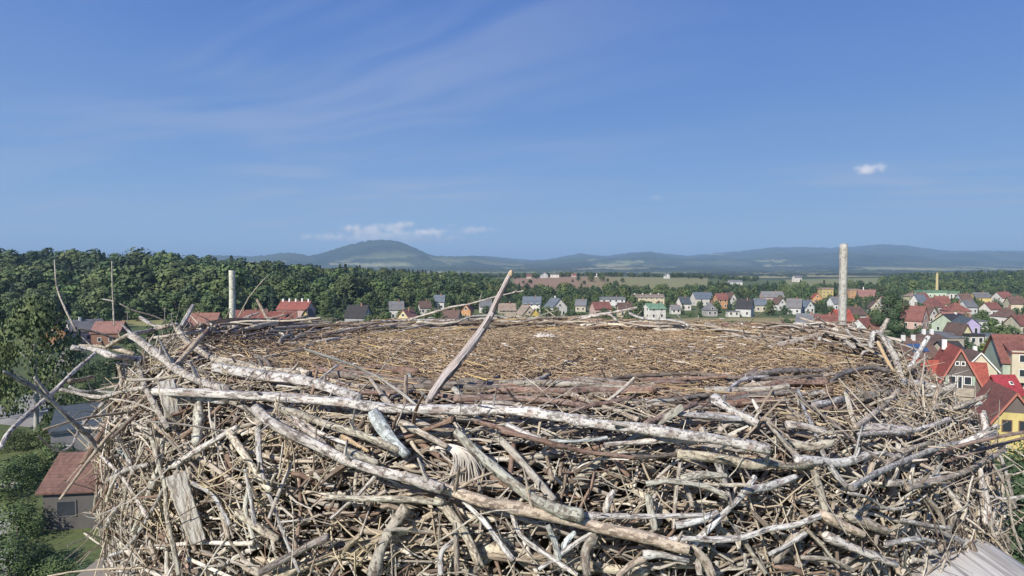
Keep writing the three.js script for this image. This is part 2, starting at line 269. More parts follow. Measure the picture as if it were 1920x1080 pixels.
// one house: u and d place it, w x dp its plan, he eaves, rh ridge; axis 'x' ridge across, 'z' gable to the front
const HR = rng(4711);
function house(u, d, w, dp, he, rh, axis, turn, wall, roof, label, o = {}) {
  if (d > 225 && d < 440 && u < 1660) { w *= 0.88; dp *= 0.88; he *= 0.92; rh *= 0.92; }
  const jitter = (m) => { const q = m.clone(), k = 0.84 + 0.28 * HR(), t = (HR() - 0.5) * 0.08; q.color.setRGB(m.color.r * k * (1 + t), m.color.g * k, m.color.b * k * (1 - t)); return q; }, wm = jitter(wallMats[wall]), rm = jitter(roofMats[roof]);
  const x = (u - 960) / F * d, y = o.y ?? ground(x, d);
  const h = thing(o.name || 'house', label, o.category || 'house', [x, y, -d], turn * Math.PI / 180, o.group);
  houses.push({ u, d, x, half: (Math.hypot(w, dp) / 2) / d * F * 0.85, nick: o.nick, w, dp, rh });
  const A = axis === 'x' ? dp : w, B = axis === 'x' ? w : dp, ov = o.ov ?? 0.35, th = 0.16;
  const turnG = g => axis === 'x' ? g.rotateY(Math.PI / 2) : g;
  if (o.type === 'flat') {
    part('wall', boxUV(new THREE.BoxGeometry(w, he, dp).translate(0, he / 2, 0)), wm, h);
    part('roof', boxUV(new THREE.BoxGeometry(w + 0.4, rh - he, dp + 0.4).translate(0, (he + rh) / 2, 0)), rm, h);
  } else if (o.type === 'hip') {
    part('wall', boxUV(new THREE.BoxGeometry(w, he, dp).translate(0, he / 2, 0)), wm, h);
    const a = w / 2 + ov, b = dp / 2 + ov, r = Math.max(0.05, Math.abs(w - dp) / 2 * 0.9), p = w >= dp ? [[-r, rh, 0], [r, rh, 0]] : [[0, rh, -r], [0, rh, r]];
    const e = [[-a, he, b], [a, he, b], [a, he, -b], [-a, he, -b]], t = [], q = (...v) => v.forEach(z => t.push(...z));
    if (w >= dp) q(e[0], e[1], p[1], e[0], p[1], p[0], e[2], e[3], p[0], e[2], p[0], p[1], e[1], e[2], p[1], e[3], e[0], p[0]);
    else q(e[1], e[2], p[0], e[1], p[0], p[1], e[3], e[0], p[1], e[3], p[1], p[0], e[0], e[1], p[1], e[2], e[3], p[0]);
    q(e[0], e[2], e[1], e[0], e[3], e[2]);
    part('roof', boxUV(geom(t)), rm, h);
  } else {
    part('wall', boxUV(turnG(prism([[-A / 2, 0], [A / 2, 0], [A / 2, he], [0, rh - 0.05], [-A / 2, he]], B))), wm, h);
    const sl = (rh - he) / (A / 2), ex = A / 2 + ov, ey = he - sl * ov, k = th * Math.sqrt(1 + sl * sl);
    const rf = part('roof', boxUV(turnG(prism([[-ex, ey], [0, rh], [ex, ey], [ex, ey + k], [0, rh + k], [-ex, ey + k]], B + ov * 2))), rm, h);
    if (o.gable) { const gy = o.gableFrom ?? he, gw = A / 2 * (rh - gy) / (rh - he); const g = prism([[-gw + 0.02, gy], [gw - 0.02, gy], [0, rh - 0.07]], 0.06); if (axis === 'x') { g.rotateY(Math.PI / 2); g.translate(B / 2 * (o.gableSide || -1), 0, 0); } else g.translate(0, 0, B / 2 + 0.01); part('gable_cladding', boxUV(g), wallMats[o.gable], h); }
    h.userData.roofNode = rf.uuid; void rf;
    if (d < 140 && axis === 'z') for (const sd of [-1, 1]) { const L = Math.hypot(ex, rh - ey), m = part('bargeboard', BOX, o.board || whitePaint, h, [sd * ex / 2, (ey + rh) / 2 + k * 0.55, B / 2 + ov + 0.02], [L, 0.2, 0.05]); m.rotation.z = -sd * Math.atan2(rh - ey, ex); }
  }
  delete h.userData.roofNode;
  const roofPart = h.children.find(c => c.name === 'roof');
  for (const [cx, cz, ch = 1.3, mat] of o.chimneys ?? [[w * 0.18, 0.2, 0.9]]) part('chimney', BOX, mat === 'w' ? whitePaint : brickMat, roofPart, [cx, rh + ch / 2 - 0.3, cz], [0.55, ch + 0.6, 0.55]);
  const win = (face, px, py, ww, hh, frameMat) => {
    const g = new THREE.Group(); void g;
    const f = part('window', BOX, frameMat || whitePaint, h), n = part('pane', BOX, glassMat, f);
    if (face === 'f') { f.position.set(px, py, dp / 2 + 0.02); f.scale.set(ww, hh, 0.10); n.position.set(0, 0, 0.35); n.scale.set(1 - 0.2 / ww, 1 - 0.2 / hh, 0.4); }
    else { const s = face === 'l' ? -1 : 1; f.position.set(s * (w / 2 + 0.02), py, px); f.scale.set(0.10, hh, ww); n.position.set(s * 0.35, 0, 0); n.scale.set(0.4, 1 - 0.2 / hh, 1 - 0.2 / ww); }
    return f;
  };
  if (o.win) for (const a of o.win) win(...a);
  else {
    const rowsN = he > 4.6 ? 2 : 1, cols = Math.max(2, Math.round(w / 3.2));
    for (let q = 0; q < rowsN; q++) for (let k = 0; k < cols; k++) win('f', (k - (cols - 1) / 2) * (w / cols), 1.6 + q * 2.8, 1.1, 1.35);
    for (let q = 0; q < rowsN; q++) for (const k of [-1, 1]) win(turn > 0 ? 'l' : (u > 960 ? 'l' : 'r'), k * dp * 0.22, 1.6 + q * 2.8, 1.0, 1.3);
    if (axis === 'z' && rh - he > 2.4) win('f', 0, he + 0.85, 1.1, 1.1);
  }
  return h;
}

// far left, beyond the birch
house(157, 180, 8.4, 7, 3.4, 6.4, 'x', 50, 'white', 'grey', 'low white house with plain grey roof beside the red-roofed shed, left edge of town', { nick: 'low grey-roofed house', chimneys: [[-1.2, 0.3, 0.9, 'w']] });
house(206, 176, 7.4, 6, 3.4, 6.2, 'x', 6, 'brick', 'pinkred', 'brick shed with faded red roof joined beside the low grey-roofed house', { nick: 'red-roofed shed', name: 'shed', category: 'shed', chimneys: [], win: [['f', -1.5, 1.4, 1.0, 1.2], ['f', 1.5, 1.4, 1.0, 1.2]] });
house(100, 168, 7, 7, 3.4, 6.6, 'z', 30, 'orange', 'terracotta', 'orange gabled house half hidden behind the drooping birch', { nick: 'orange house' });
house(383, 200, 9, 7, 3.4, 7.0, 'x', 5, 'beige', 'pinkred', 'single house with sandy pink roof left of the pale wooden stake', { nick: 'sandy pink roof', chimneys: [[-2, 0.1, 0.7]] });
house(467, 196, 9.5, 8, 4.4, 8.2, 'x', 10, 'grey', 'brownred', 'long brown-red roofed house right behind the pale wooden stake', { nick: 'brown-red roofed house', chimneys: [[-1.8, 0.2, 0.9], [2, 0.2, 0.9]] });
house(522, 172, 9.2, 7.5, 5.0, 9.3, 'x', 16, 'pale', 'rust', 'red roofed house with yellow end wall in front of pink block', { nick: 'red roofed yellow house', chimneys: [[1.2, 2.0, 0.6], [-3, 0.1, 0.8]] });
house(555, 232, 13, 9, 7.2, 10.2, 'x', -6, 'pink', 'rust', 'pink two-storey block with red roof and a row of chimneys', { nick: 'pink block', name: 'apartment_block', category: 'apartment block', chimneys: [[-5, 0.2, 1.0, 'w'], [-2.5, 0.3, 1.1, 'w'], [0, 0.2, 1.0, 'w'], [2.5, 0.2, 1.2, 'w'], [5, 0.3, 1.0, 'w']] });
house(577, 188, 4.4, 7, 5.2, 8.9, 'z', 4, 'yellow', 'brown', 'small yellow gabled house beside the pink block with the red roof', { nick: 'small yellow gabled house', chimneys: [], win: [['f', -0.9, 2.2, 0.8, 1.2], ['f', 0.9, 2.2, 0.8, 1.2], ['f', 0, 4.6, 0.8, 1.0]] });
house(672, 222, 7.4, 7, 4.4, 8.4, 'x', -12, 'grey', 'dark', 'dark house with almost black roof standing alone at the wood edge', { nick: 'black-roofed house' });
house(743, 262, 6.6, 7, 4.6, 8.0, 'x', 12, 'white', 'grey', 'white house with light grey roof, left neighbour of yellow red-roofed house', { nick: 'white house by the yellow one' });
house(764, 232, 5.4, 7, 3.8, 6.8, 'z', -24, 'pale', 'pinkred', 'pale yellow gabled house with brick-red roof beside a white one', { nick: 'pale yellow house' });
house(824, 300, 5.6, 6, 4.4, 7.6, 'x', 0, 'white', 'bluegrey', 'tiny white house with blue-grey roof among trees left of the leaning stick', { nick: 'tiny blue-grey roofed house' });
house(846, 236, 7.4, 7, 3.4, 6.2, 'x', -8, 'grey', 'brown', 'brown roofed grey house behind the thin bare twig', { nick: 'brown-roofed grey house' });
house(876, 258, 4.6, 6, 4.6, 7.4, 'z', -10, 'orange', 'brownred', 'narrow orange gabled house left of the leaning stick', { nick: 'narrow orange house' });
// middle
house(950, 258, 7.6, 8, 5.0, 7.8, 'x', 8, 'beige', 'tan', 'beige house with sandy roof just right of the leaning stick', { nick: 'beige sandy-roofed house' });
house(986, 246, 6.6, 8, 4.0, 7.6, 'z', 22, 'cream', 'tan', 'cream gabled house with tan roof in front of blue-grey roof', { nick: 'cream gabled house' });
house(1003, 240, 3.4, 5, 4.4, 6.6, 'z', 0, 'ochre', 'tan', 'narrow ochre yellow house end beside the cream gable', { nick: 'ochre house', chimneys: [] });
house(998, 306, 10, 8, 5.2, 8.8, 'x', -8, 'white', 'bluegrey', 'white house with wide blue-grey roof behind the cream gable', { nick: 'wide blue-grey roof' });
house(1042, 288, 8.6, 9, 4.6, 8.8, 'z', 26, 'white', 'bluegrey', 'bright white gabled house with grey-blue roof and one chimney, alone among shrubs', { nick: 'bright white gabled house', chimneys: [[0.6, -1.6, 1.2, 'w']] });
house(1126, 286, 9.2, 8, 3.8, 7.0, 'x', 14, 'pink', 'brownred', 'pale pink house with mauve-brown roof behind the arched rim twigs', { nick: 'mauve-brown roofed house' });
house(1148, 345, 15, 8, 5.4, 7.0, 'x', 0, 'white', 'grey', 'long white low building with flat grey roof behind the mauve-brown roof', { nick: 'long white building', name: 'long_building', category: 'building', type: 'flat' });
house(1172, 282, 7.4, 7, 3.6, 6.8, 'x', 0, 'cream', 'brown', 'cream house with dark brown roof right of the mauve-brown roof', { nick: 'dark brown roofed cream house' });
house(1226, 268, 8.8, 8, 5.0, 7.2, 'x', 16, 'white', 'green', 'white house with pale green roof above the field', { nick: 'pale green roofed house' });
house(1214, 384, 22, 9, 5.0, 7.0, 'x', 2, 'cream', 'tan', 'long row of cream terraced houses behind the green-roofed house', { nick: 'cream terrace', name: 'terrace_row', category: 'terrace', chimneys: [[-8, 0, 0.8, 'w'], [-3, 0, 0.8, 'w'], [2, 0, 0.8, 'w'], [7, 0, 0.8, 'w']] });
house(1331, 286, 5.6, 7, 3.0, 6.8, 'z', 6, 'grey', 'grey', 'small grey house with steep pale grey roof at the field edge', { nick: 'small grey house', type: 'hip' });
house(1316, 376, 13, 9, 4.8, 8.6, 'x', 8, 'white', 'bluegrey', 'long white house with slate grey roof behind the small grey house', { nick: 'long slate-roofed house' });
house(1351, 346, 6.6, 8, 5.6, 9.0, 'x', 4, 'orange', 'brownred', 'orange-pink two-storey house with brown-red roof in the middle of town', { nick: 'orange-pink house' });
house(1369, 356, 5.6, 8, 4.6, 9.0, 'z', 12, 'white', 'brown', 'white gabled house with brown roof touching the orange-pink house', { nick: 'white gable by the orange-pink house' });
house(1397, 284, 7.6, 8, 4.2, 8.4, 'x', -32, 'white', 'dark', 'white house with dark roof and bright left gable at the field edge', { nick: 'dark-roofed white house' });
house(1374, 280, 6, 4, 2.6, 3.0, 'x', 0, 'white', 'grey', 'low white garage in front of the dark-roofed white house', { nick: 'low white garage', name: 'garage', category: 'garage', type: 'flat', chimneys: [] });
house(1447, 400, 15, 9, 4.8, 8.4, 'x', -4, 'pink', 'grey', 'long pinkish house with grey roof at the far tree belt', { nick: 'long pinkish house' });
house(1490, 300, 7.2, 8, 3.6, 8.0, 'x', -30, 'white', 'grey', 'white house with grey roof and pointed bright gable left of the orange cottage', { nick: 'pointed white gable house' });
house(1512, 306, 5.4, 7, 3.4, 6.8, 'z', 10, 'white', 'bluegrey', 'small white house with blue-grey roof, right neighbour of pointed white gable', { nick: 'small blue-grey roofed neighbour' });
house(1547, 490, 9, 9, 6.4, 8.0, 'x', 0, 'yellow', 'tan', 'yellow flat-roofed block left of the tall stake, at far tree belt', { nick: 'yellow block', name: 'apartment_block', category: 'apartment block', type: 'flat', chimneys: [] });
house(1597, 480, 7, 8, 6.0, 7.4, 'x', 0, 'orange', 'tan', 'orange flat-roofed block just right of the tall stake', { nick: 'orange block', name: 'apartment_block', category: 'apartment block', type: 'flat', chimneys: [] });
house(1531, 402, 6.4, 7, 4.0, 7.0, 'z', -14, 'orange', 'red', 'orange cottage with bright red roof left of the tall stake', { nick: 'orange cottage' });
house(1625, 420, 12, 9, 3.8, 9.0, 'x', -14, 'pink', 'pinkred', 'house with broad orange-red roof right of the tall stake', { nick: 'broad orange-red roof', chimneys: [[-2, 0, 2.0, 'w'], [2, 0, 1.0]] });
// behind the right rim of the nest
house(1390, 176, 11, 9, 2.8, 5.6, 'x', 4, 'beige', 'brownred', 'big dull brown-red roof close behind the right rim, at the field', { nick: 'dull brown-red roof', chimneys: [[-0.6, 1.6, 0.4, 'w']] });
house(1468, 172, 10.5, 8, 2.8, 5.8, 'x', -4, 'grey', 'slate', 'slate blue roofed barn close behind the right rim of the nest', { nick: 'slate blue barn', name: 'barn', category: 'barn', chimneys: [] });
house(1516, 196, 6.2, 8, 3.2, 7.0, 'x', -34, 'clad', 'grey', 'grey roofed house with dark board gable beside the slate barn', { nick: 'dark board gable house' });
house(1549, 192, 5.8, 7, 3.6, 7.0, 'x', -20, 'white', 'brownred', 'small white house with brown-red roof, left of the tall stake', { nick: 'small house left of the tall stake', gable: 'clad', gableSide: 1 });
house(1578, 215, 5.0, 8, 3.6, 7.2, 'x', 0, 'brick', 'red', 'brick house with red roof hidden behind the tall stake', { nick: 'red roof behind the tall stake' });
house(1600, 236, 6.6, 8, 4.6, 7.6, 'x', 10, 'white', 'brown', 'white house with curved-looking brown roof right of the tall stake', { nick: 'brown roof right of the tall stake' });
house(1623, 184, 6.4, 7, 3.4, 6.6, 'x', 28, 'white', 'brownred', 'white gabled cottage with rusty roof right below the tall stake', { nick: 'rusty-roofed cottage' });
house(1647, 178, 4.0, 5, 2.6, 5.0, 'x', 0, 'orange', 'terracotta', 'little orange roofed outbuilding left of the big dark tree', { nick: 'orange outbuilding', name: 'outbuilding', category: 'outbuilding', chimneys: [] });
// right-hand quarter
house(1745, 420, 16, 9, 6.4, 8.0, 'x', 0, 'mint', 'green', 'long factory hall with pale green roof below the yellow chimney', { nick: 'green-roofed factory hall', name: 'factory_hall', category: 'factory', type: 'flat', chimneys: [] });
house(1783, 428, 8, 9, 5.6, 7.2, 'x', 0, 'white', 'green', 'smaller factory annex with green roof right of the long hall', { nick: 'factory annex', name: 'factory_hall', category: 'factory', type: 'flat', chimneys: [] });
house(1708, 330, 4.0, 6, 7.4, 9.4, 'x', 0, 'pale', 'tan', 'tall narrow pale yellow house right behind the big dark tree', { nick: 'tall pale yellow house', type: 'hip' });
house(1723, 322, 5.4, 7, 4.4, 8.6, 'x', 10, 'white', 'bluegrey', 'white house with grey mansard-like roof beside the tall pale yellow house', { nick: 'white house by the tall yellow one' });
house(1748, 292, 7.6, 8, 4.0, 8.6, 'x', 18, 'white', 'brownred', 'white house with steep red-brown hipped roof in the right-hand cluster', { nick: 'steep red-brown roof', type: 'hip' });
house(1716, 222, 5.6, 7, 3.4, 8.0, 'z', 34, 'pink', 'brownred', 'steep brown gabled house right of the big dark tree', { nick: 'steep brown gable' });
house(1792, 262, 8.2, 8, 4.0, 7.6, 'x', -6, 'pink', 'brownred', 'pink house with broad rust-brown roof above the mint house', { nick: 'broad rust-brown roof', type: 'hip' });
house(1789, 240, 9.6, 6, 2.8, 4.8, 'x', 0, 'cream', 'pinkred', 'low long house with pink-red roof in front of the rust-brown roof', { nick: 'low pink-red roof' });
house(1786, 205, 8.0, 8, 3.4, 6.4, 'x', 22, 'mint', 'dark', 'mint green house with black roof and light green ridge', { nick: 'mint green house', chimneys: [[1.6, 0.2, 0.6, 'w']] });
house(1812, 188, 4.6, 7, 4.6, 6.6, 'z', -12, 'mauve', 'slate', 'mauve painted house with slate roof beside the yellow gable', { nick: 'mauve house', win: [['f', -0.9, 3.2, 0.8, 1.2], ['f', 1.2, 2.4, 1.0, 2.6]] });
house(1797, 176, 3.4, 6, 2.9, 5.6, 'z', 10, 'pale', 'brown', 'tiny pale yellow gable in front of the mauve house', { nick: 'tiny yellow gable', chimneys: [], win: [['f', -0.75, 1.8, 0.7, 1.1], ['f', 0.75, 1.8, 0.7, 1.1]] });
house(1757, 166, 5.0, 6, 3.8, 4.2, 'x', 0, 'grey', 'grey', 'plain grey flat-roofed cube left of the tiny yellow gable', { nick: 'grey cube', type: 'flat', chimneys: [], name: 'outbuilding', category: 'outbuilding' });
house(1781, 160, 4.4, 5, 3.4, 3.8, 'x', 0, 'beige', 'grey', 'beige flat-roofed annex beside the plain grey cube', { nick: 'beige annex', type: 'flat', chimneys: [], name: 'outbuilding', category: 'outbuilding' });
house(1888, 228, 6.6, 7, 4.0, 7.4, 'x', 8, 'white', 'brown', 'white house with brown hipped roof and four windows near right edge', { nick: 'brown hipped roof', type: 'hip', win: [[ 'f', -2.2, 2.2, 0.9, 1.3], ['f', -0.75, 2.2, 0.9, 1.3], ['f', 0.75, 2.2, 0.9, 1.3], ['f', 2.2, 2.2, 0.9, 1.3]] });
house(1916, 196, 5.6, 7, 3.8, 6.6, 'x', 0, 'cream', 'brownred', 'cream house with red-brown roof cut by the right picture edge', { nick: 'cream house at the edge' });
house(1838, 390, 9, 8, 4.4, 7.4, 'x', -8, 'yellow', 'grey', 'yellow house with pale grey roof at the foot of the right-hand wood', { nick: 'yellow house at the wood' });
house(1880, 372, 7, 8, 5.0, 8.4, 'x', 4, 'white', 'brownred', 'white two-storey house with red-brown roof at the foot of the wood', { nick: 'white house at the wood' });
house(1833, 222, 5.6, 4, 2.6, 3.0, 'x', 0, 'white', 'grey', 'low white shed on the lawn left of the brown hipped roof', { nick: 'low white shed', type: 'flat', chimneys: [], name: 'shed', category: 'shed' });
house(1824, 172, 4.0, 4, 2.6, 3.2, 'x', 0, 'white', 'dark', 'small white garden shed with dark roof right of mauve house', { nick: 'garden shed by the mauve house', type: 'flat', chimneys: [], name: 'shed', category: 'shed' });
house(1850, 176, 7.0, 4, 2.3, 2.7, 'x', -6, 'grey', 'bluegrey', 'grey carport between the garden shed and the brown hipped roof', { nick: 'grey carport', type: 'flat', chimneys: [], name: 'carport', category: 'carport' });
// nearest houses on the right
{
  const h = house(1706, 122, 7.4, 7.5, 4.0, 7.2, 'x', 8, 'cream', 'brown', 'brown roofed house with a grid of blue roof windows left of red house', { nick: 'brown roof with blue windows', chimneys: [[-1.6, 0.4, 0.8, 'w'], [0.6, 0.4, 0.8, 'w']] });
  const rf = h.children.find(c => c.name === 'roof'), sl = Math.atan2(3.2, 3.75);
  for (let k = 0; k < 4; k++) for (let q = 0; q < 2; q++) { const m = part('roof_window', BOX, blueGlass, rf, [-1.2 + k * 0.92, 5.15 + q * 0.72 + 0.16, 2.42 - q * 0.85 + 0.16], [0.8, 0.08, 0.95]); m.rotation.x = sl; }
  house(1738, 132, 5.0, 7, 5.4, 7.0, 'x', 0, 'grey', 'brown', 'brown roofed annex with grey walls behind the blue roof windows', { nick: 'brown annex', chimneys: [[-0.5, 0, 1.2, 'w'], [1.2, 0, 1.2, 'w']] });
  house(1779, 124, 3.6, 5, 4.6, 6.4, 'x', 0, 'cream', 'dark', 'narrow cream house with dark roof just behind the red roof', { nick: 'narrow dark-roofed house', chimneys: [] });
}
{ // the red-roofed house with the steep dark gable
  const d = 84, H2 = house(1788, d, 7.0, 8.4, 3.1, 10.2, 'z', -24, 'beige', 'red', 'steep gabled house with bright red roof, dark brown gable and white windows', { nick: 'red steep-gabled house', gable: 'clad', gableFrom: 4.1, ov: 0.45, board: std([0.42, 0.16, 0.12]), chimneys: [[-0.5, -2.2, 0.8, 'w']],
    win: [['f', -0.32, 8.5, 0.52, 0.6], ['f', 0.32, 8.5, 0.52, 0.6], ['f', -0.85, 6.3, 0.9, 1.15], ['f', 0.85, 6.3, 0.9, 1.15], ['f', 0, 5.95, 0.6, 1.9], ['f', -1.3, 2.5, 0.9, 1.2], ['f', 1.4, 2.5, 0.9, 1.2]] });
  for (const f of H2.children.filter(c => c.name === 'window')) f.position.z += 0.05;
  for (const sx of [-1.5, 1.5]) part('shutter', BOX, std([0.33, 0.43, 0.34]), H2, [sx, 6.3, 4.28], [0.3, 1.2, 0.06]);
  part('balcony_front', BOX, wallMats.beige, H2, [0, 4.75, 4.32], [3.0, 1.1, 0.16]);
  // cross wing whose roof slopes show on both sides
  const wing = boxUV(prism([[-3.0, 3.2], [0, 7.9], [3.0, 3.2], [3.0, 3.45], [0, 8.15], [-3.0, 3.45]], 9.4).rotateY(Math.PI / 2).translate(-0.5, 0, -1.2));
  part('wing_roof', wing, roofMats.red, H2);
  part('wing_wall', boxUV(new THREE.BoxGeometry(8.8, 3.3, 5.4).translate(-0.5, 1.65, -1.2)), wallMats.beige, H2);
  house(1829, 104, 4.6, 6, 4.2, 7.0, 'z', -20, 'cream', 'brown', 'brown gabled cottage showing behind the right slope of red roof', { nick: 'brown gable behind red roof', chimneys: [[0.4, -1, 0.8, 'w']] });
}
{ // pale green house at the right edge
  const G = house(1934, 104, 10.4, 8.5, 5.6, 9.6, 'x', -20, 'mint', 'brownred', 'pale green house with red-brown roof and dormer at right picture edge', { nick: 'pale green house', chimneys: [[1.5, 0, 1.0]],
    win: [['l', 1.2, 2.2, 1.1, 1.3], ['l', -1.4, 2.2, 1.1, 1.3], ['f', -2.8, 2.0, 1.2, 1.3], ['f', 2.6, 2.0, 1.2, 1.3]] });
  part('dormer_wall', boxUV(new THREE.BoxGeometry(5.0, 5.2, 2.6).translate(-1.7, 4.9, 3.7)), wallMats.cream, G);
  part('dormer_roof', boxUV(new THREE.BoxGeometry(5.5, 0.22, 3.6).rotateX(0.34).translate(-1.7, 7.75, 3.4)), roofMats.brownred, G);
  for (const y of [3.9, 6.3]) for (const k of [-1, 0, 1]) { const f = part('window', BOX, whitePaint, G, [-1.7 + k * 1.1, y, 5.02], [0.95, 1.3, 0.1]); part('pane', BOX, glassMat, f, [0, 0, 0.35], [0.8, 0.85, 0.4]); }
}
{ // yellow house in the lower right
  house(1884, 70, 6.6, 8.0, 2.3, 7.2, 'z', -22, 'yellow', 'brownred', 'yellow house with steep brown roof and dark gable tip, lower right corner', { nick: 'yellow steep-roofed house', gable: 'clad', gableFrom: 5.2, ov: 0.4, board: std([0.40, 0.15, 0.11]), chimneys: [],
    win: [['f', -0.75, 3.7, 0.95, 1.35, std([0.16, 0.09, 0.06])], ['f', 0.75, 3.7, 0.95, 1.35, std([0.16, 0.09, 0.06])], ['f', -1.2, 1.1, 0.9, 1.1], ['f', 1.4, 1.1, 0.9, 1.1]] });
  const S = house(1884, 92, 3.2, 3.4, 2.6, 4.8, 'x', 4, 'brick', 'crimson', 'small crimson roofed shed with a white roof hatch, behind the yellow house', { nick: 'crimson shed', name: 'shed', category: 'shed', chimneys: [], win: [['f', 0, 1.2, 0.8, 1.0]] });
  const rf = S.children.find(c => c.name === 'roof'); const m = part('roof_hatch', BOX, whitePaint, rf, [0.5, 3.92, 0.95], [0.55, 0.1, 0.6]); m.rotation.x = 0.86; part('hatch_pane', BOX, glassMat, rf, [0.5, 3.97, 0.99], [0.32, 0.1, 0.36]).rotation.x = 0.86;
}
// more of the right-hand cluster and small houses far off
const MORE = [[1690, 268, 6, 7, 3.8, 7.4, 'x', 12, 'cream', 'brown', 'cream house with brown roof peeping over the big dark tree'], [1738, 246, 5.4, 6, 3.4, 6.6, 'z', 20, 'white', 'brown', 'small white gable between the steep brown gable and the low pink-red roof'],
  [1765, 318, 6.2, 7, 4.2, 7.8, 'x', -10, 'cream', 'brownred', 'cream house with red-brown roof behind the broad rust-brown roof'], [1815, 300, 5.2, 6, 3.6, 6.6, 'x', 6, 'white', 'grey', 'white house with grey roof right of the broad rust-brown roof'],
  [1858, 286, 6, 6, 3.4, 6.2, 'x', 10, 'white', 'brownred', 'white house with red-brown roof above the brown hipped roof'], [1903, 318, 6.4, 7, 4.2, 7.6, 'x', -12, 'cream', 'brown', 'cream house with brown roof near right edge below the wood'],
  [1728, 372, 6, 7, 4.2, 7.6, 'x', 8, 'pale', 'brownred', 'pale yellow house left of the factory hall'], [1808, 372, 6.4, 7, 4.0, 7.2, 'x', -6, 'white', 'brown', 'white house with brown roof right of the factory annex'],
  [1662, 330, 6.2, 7, 3.8, 7.4, 'x', 14, 'white', 'pinkred', 'white house with pink-red roof just left of the big dark tree'], [1640, 300, 5.8, 6, 3.4, 6.8, 'z', -16, 'cream', 'brown', 'cream gable above the rusty-roofed cottage'],
  [1566, 330, 6.4, 7, 4.0, 7.6, 'x', 10, 'white', 'grey', 'white house with grey roof just left of the tall stake'], [1460, 330, 6, 7, 3.8, 7.2, 'z', 14, 'white', 'brown', 'white gable with brown roof left of the pointed white gable'],
  [1425, 318, 6.4, 7, 3.8, 7.2, 'x', -10, 'cream', 'bluegrey', 'cream house with blue-grey roof right of the dark-roofed white house'], [1282, 330, 6.4, 7, 4.0, 7.6, 'x', 12, 'white', 'slate', 'white house with slate roof right of the pale green roof'],
  [1266, 300, 5.0, 5, 2.6, 4.6, 'x', 0, 'white', 'grey', 'low white cottage between the pale green roof and the small grey house'], [1090, 318, 6, 7, 3.6, 6.8, 'x', -14, 'cream', 'grey', 'cream house with grey roof left of the mauve-brown roof'],
  [910, 300, 6.4, 7, 3.8, 7.2, 'x', 8, 'white', 'grey', 'white house with grey roof hidden behind the leaning stick'], [796, 280, 5.6, 6, 3.4, 6.4, 'x', 18, 'white', 'brown', 'white house with brown roof right of the pale yellow house'],
  [1020, 860, 9, 8, 4, 7.5, 'z', 10, 'white', 'grey', 'bright white gable on the far crest right of the leaning stick tip'], [1040, 862, 12, 8, 4.2, 5.4, 'x', 0, 'white', 'grey', 'long white barn on the far crest above the ploughed field'],
  [992, 850, 7, 8, 3.2, 6, 'x', 0, 'beige', 'brownred', 'red-roofed farmhouse on the far crest behind the stick tip'], [1076, 866, 6, 7, 2.6, 5, 'x', 6, 'pink', 'brownred', 'pinkish farmhouse on the far crest, right of the long barn'],
  [1118, 870, 3.6, 5, 3, 5.5, 'z', 0, 'white', 'grey', 'tiny white house on the crest above the middle of the field'], [1134, 872, 3.6, 5, 3, 5.2, 'z', 0, 'cream', 'brown', 'tiny cream house on the crest beside the tiny white one'],
  [1250, 800, 6, 7, 3.6, 6.6, 'z', 8, 'white', 'grey', 'small white house at the right end of the far field'], [1378, 700, 14, 9, 4, 6, 'x', 0, 'white', 'grey', 'long white shed among trees beyond the tree belt'],
  [1494, 900, 10, 9, 6, 9, 'x', 4, 'white', 'grey', 'white house at the far edge of the pale field']];
for (const [u, dd, w, dp, he, rh, ax, tn, wa, ro, l] of MORE) house(u, dd, w, dp, he, rh, ax, tn, wa, ro, l, { ...(dd > 600 ? { win: [['f', -w * 0.25, 2.4, 1.2, 1.4], ['f', w * 0.25, 2.4, 1.2, 1.4]], chimneys: [] } : {}) });
// lower left: outbuildings at the foot of the mast
house(148, 71, 5.0, 15, 3.6, 3.9, 'x', 34, 'grey', 'slate', 'long outbuilding with flat slate-blue roof below the nest, lower left', { nick: 'flat slate-blue roof', name: 'outbuilding', category: 'outbuilding', type: 'flat', chimneys: [] });
house(190, 51.5, 6.2, 6.0, 3.2, 5.2, 'x', 8, 'dim', 'terracotta', 'tiled outbuilding with terracotta roof below the nest, lower left corner', { nick: 'terracotta outbuilding', name: 'outbuilding', category: 'outbuilding', chimneys: [], win: [['f', -1.4, 1.7, 1.5, 1.3, wallMats.dim], ['f', 1.3, 1.7, 1.5, 1.3, wallMats.dim]] });  // dim wall colour carries the shade under the eaves

{ // yellow factory chimney
  const x = (1757 - 960) / F * 540, o = thing('factory_chimney', 'tall slender yellow brick factory chimney before the right-hand wood', 'chimney', [x, ground(x, 540), -540]);
  part('shaft', new THREE.CylinderGeometry(0.85, 1.25, 19.5, 16).translate(0, 9.7, 0), std([0.50, 0.42, 0.22]), o); part('rim', new THREE.CylinderGeometry(1.0, 0.95, 0.8, 16).translate(0, 19.4, 0), std([0.40, 0.33, 0.18]), o);
}
const pole = std([0.26, 0.24, 0.21]);
for (const [u, d, h, l] of [[308, 190, 9.6, 'wooden utility pole left of the sandy pink roof'], [321, 182, 8.6, 'shorter wooden utility pole nearest the sandy pink roof'], [238, 186, 8.8, 'wooden utility pole right of the red-roofed shed']]) {
  const x = (u - 960) / F * d, o = thing('utility_pole', l, 'pole', [x, ground(x, d), -d], 0, 'utility poles by the left-hand houses');
  part('shaft', new THREE.CylinderGeometry(0.10, 0.15, h, 8).translate(0, h / 2, 0), pole, o); part('crossarm', BOX, pole, o, [0, h - 0.5, 0], [1.5, 0.12, 0.12]);
}
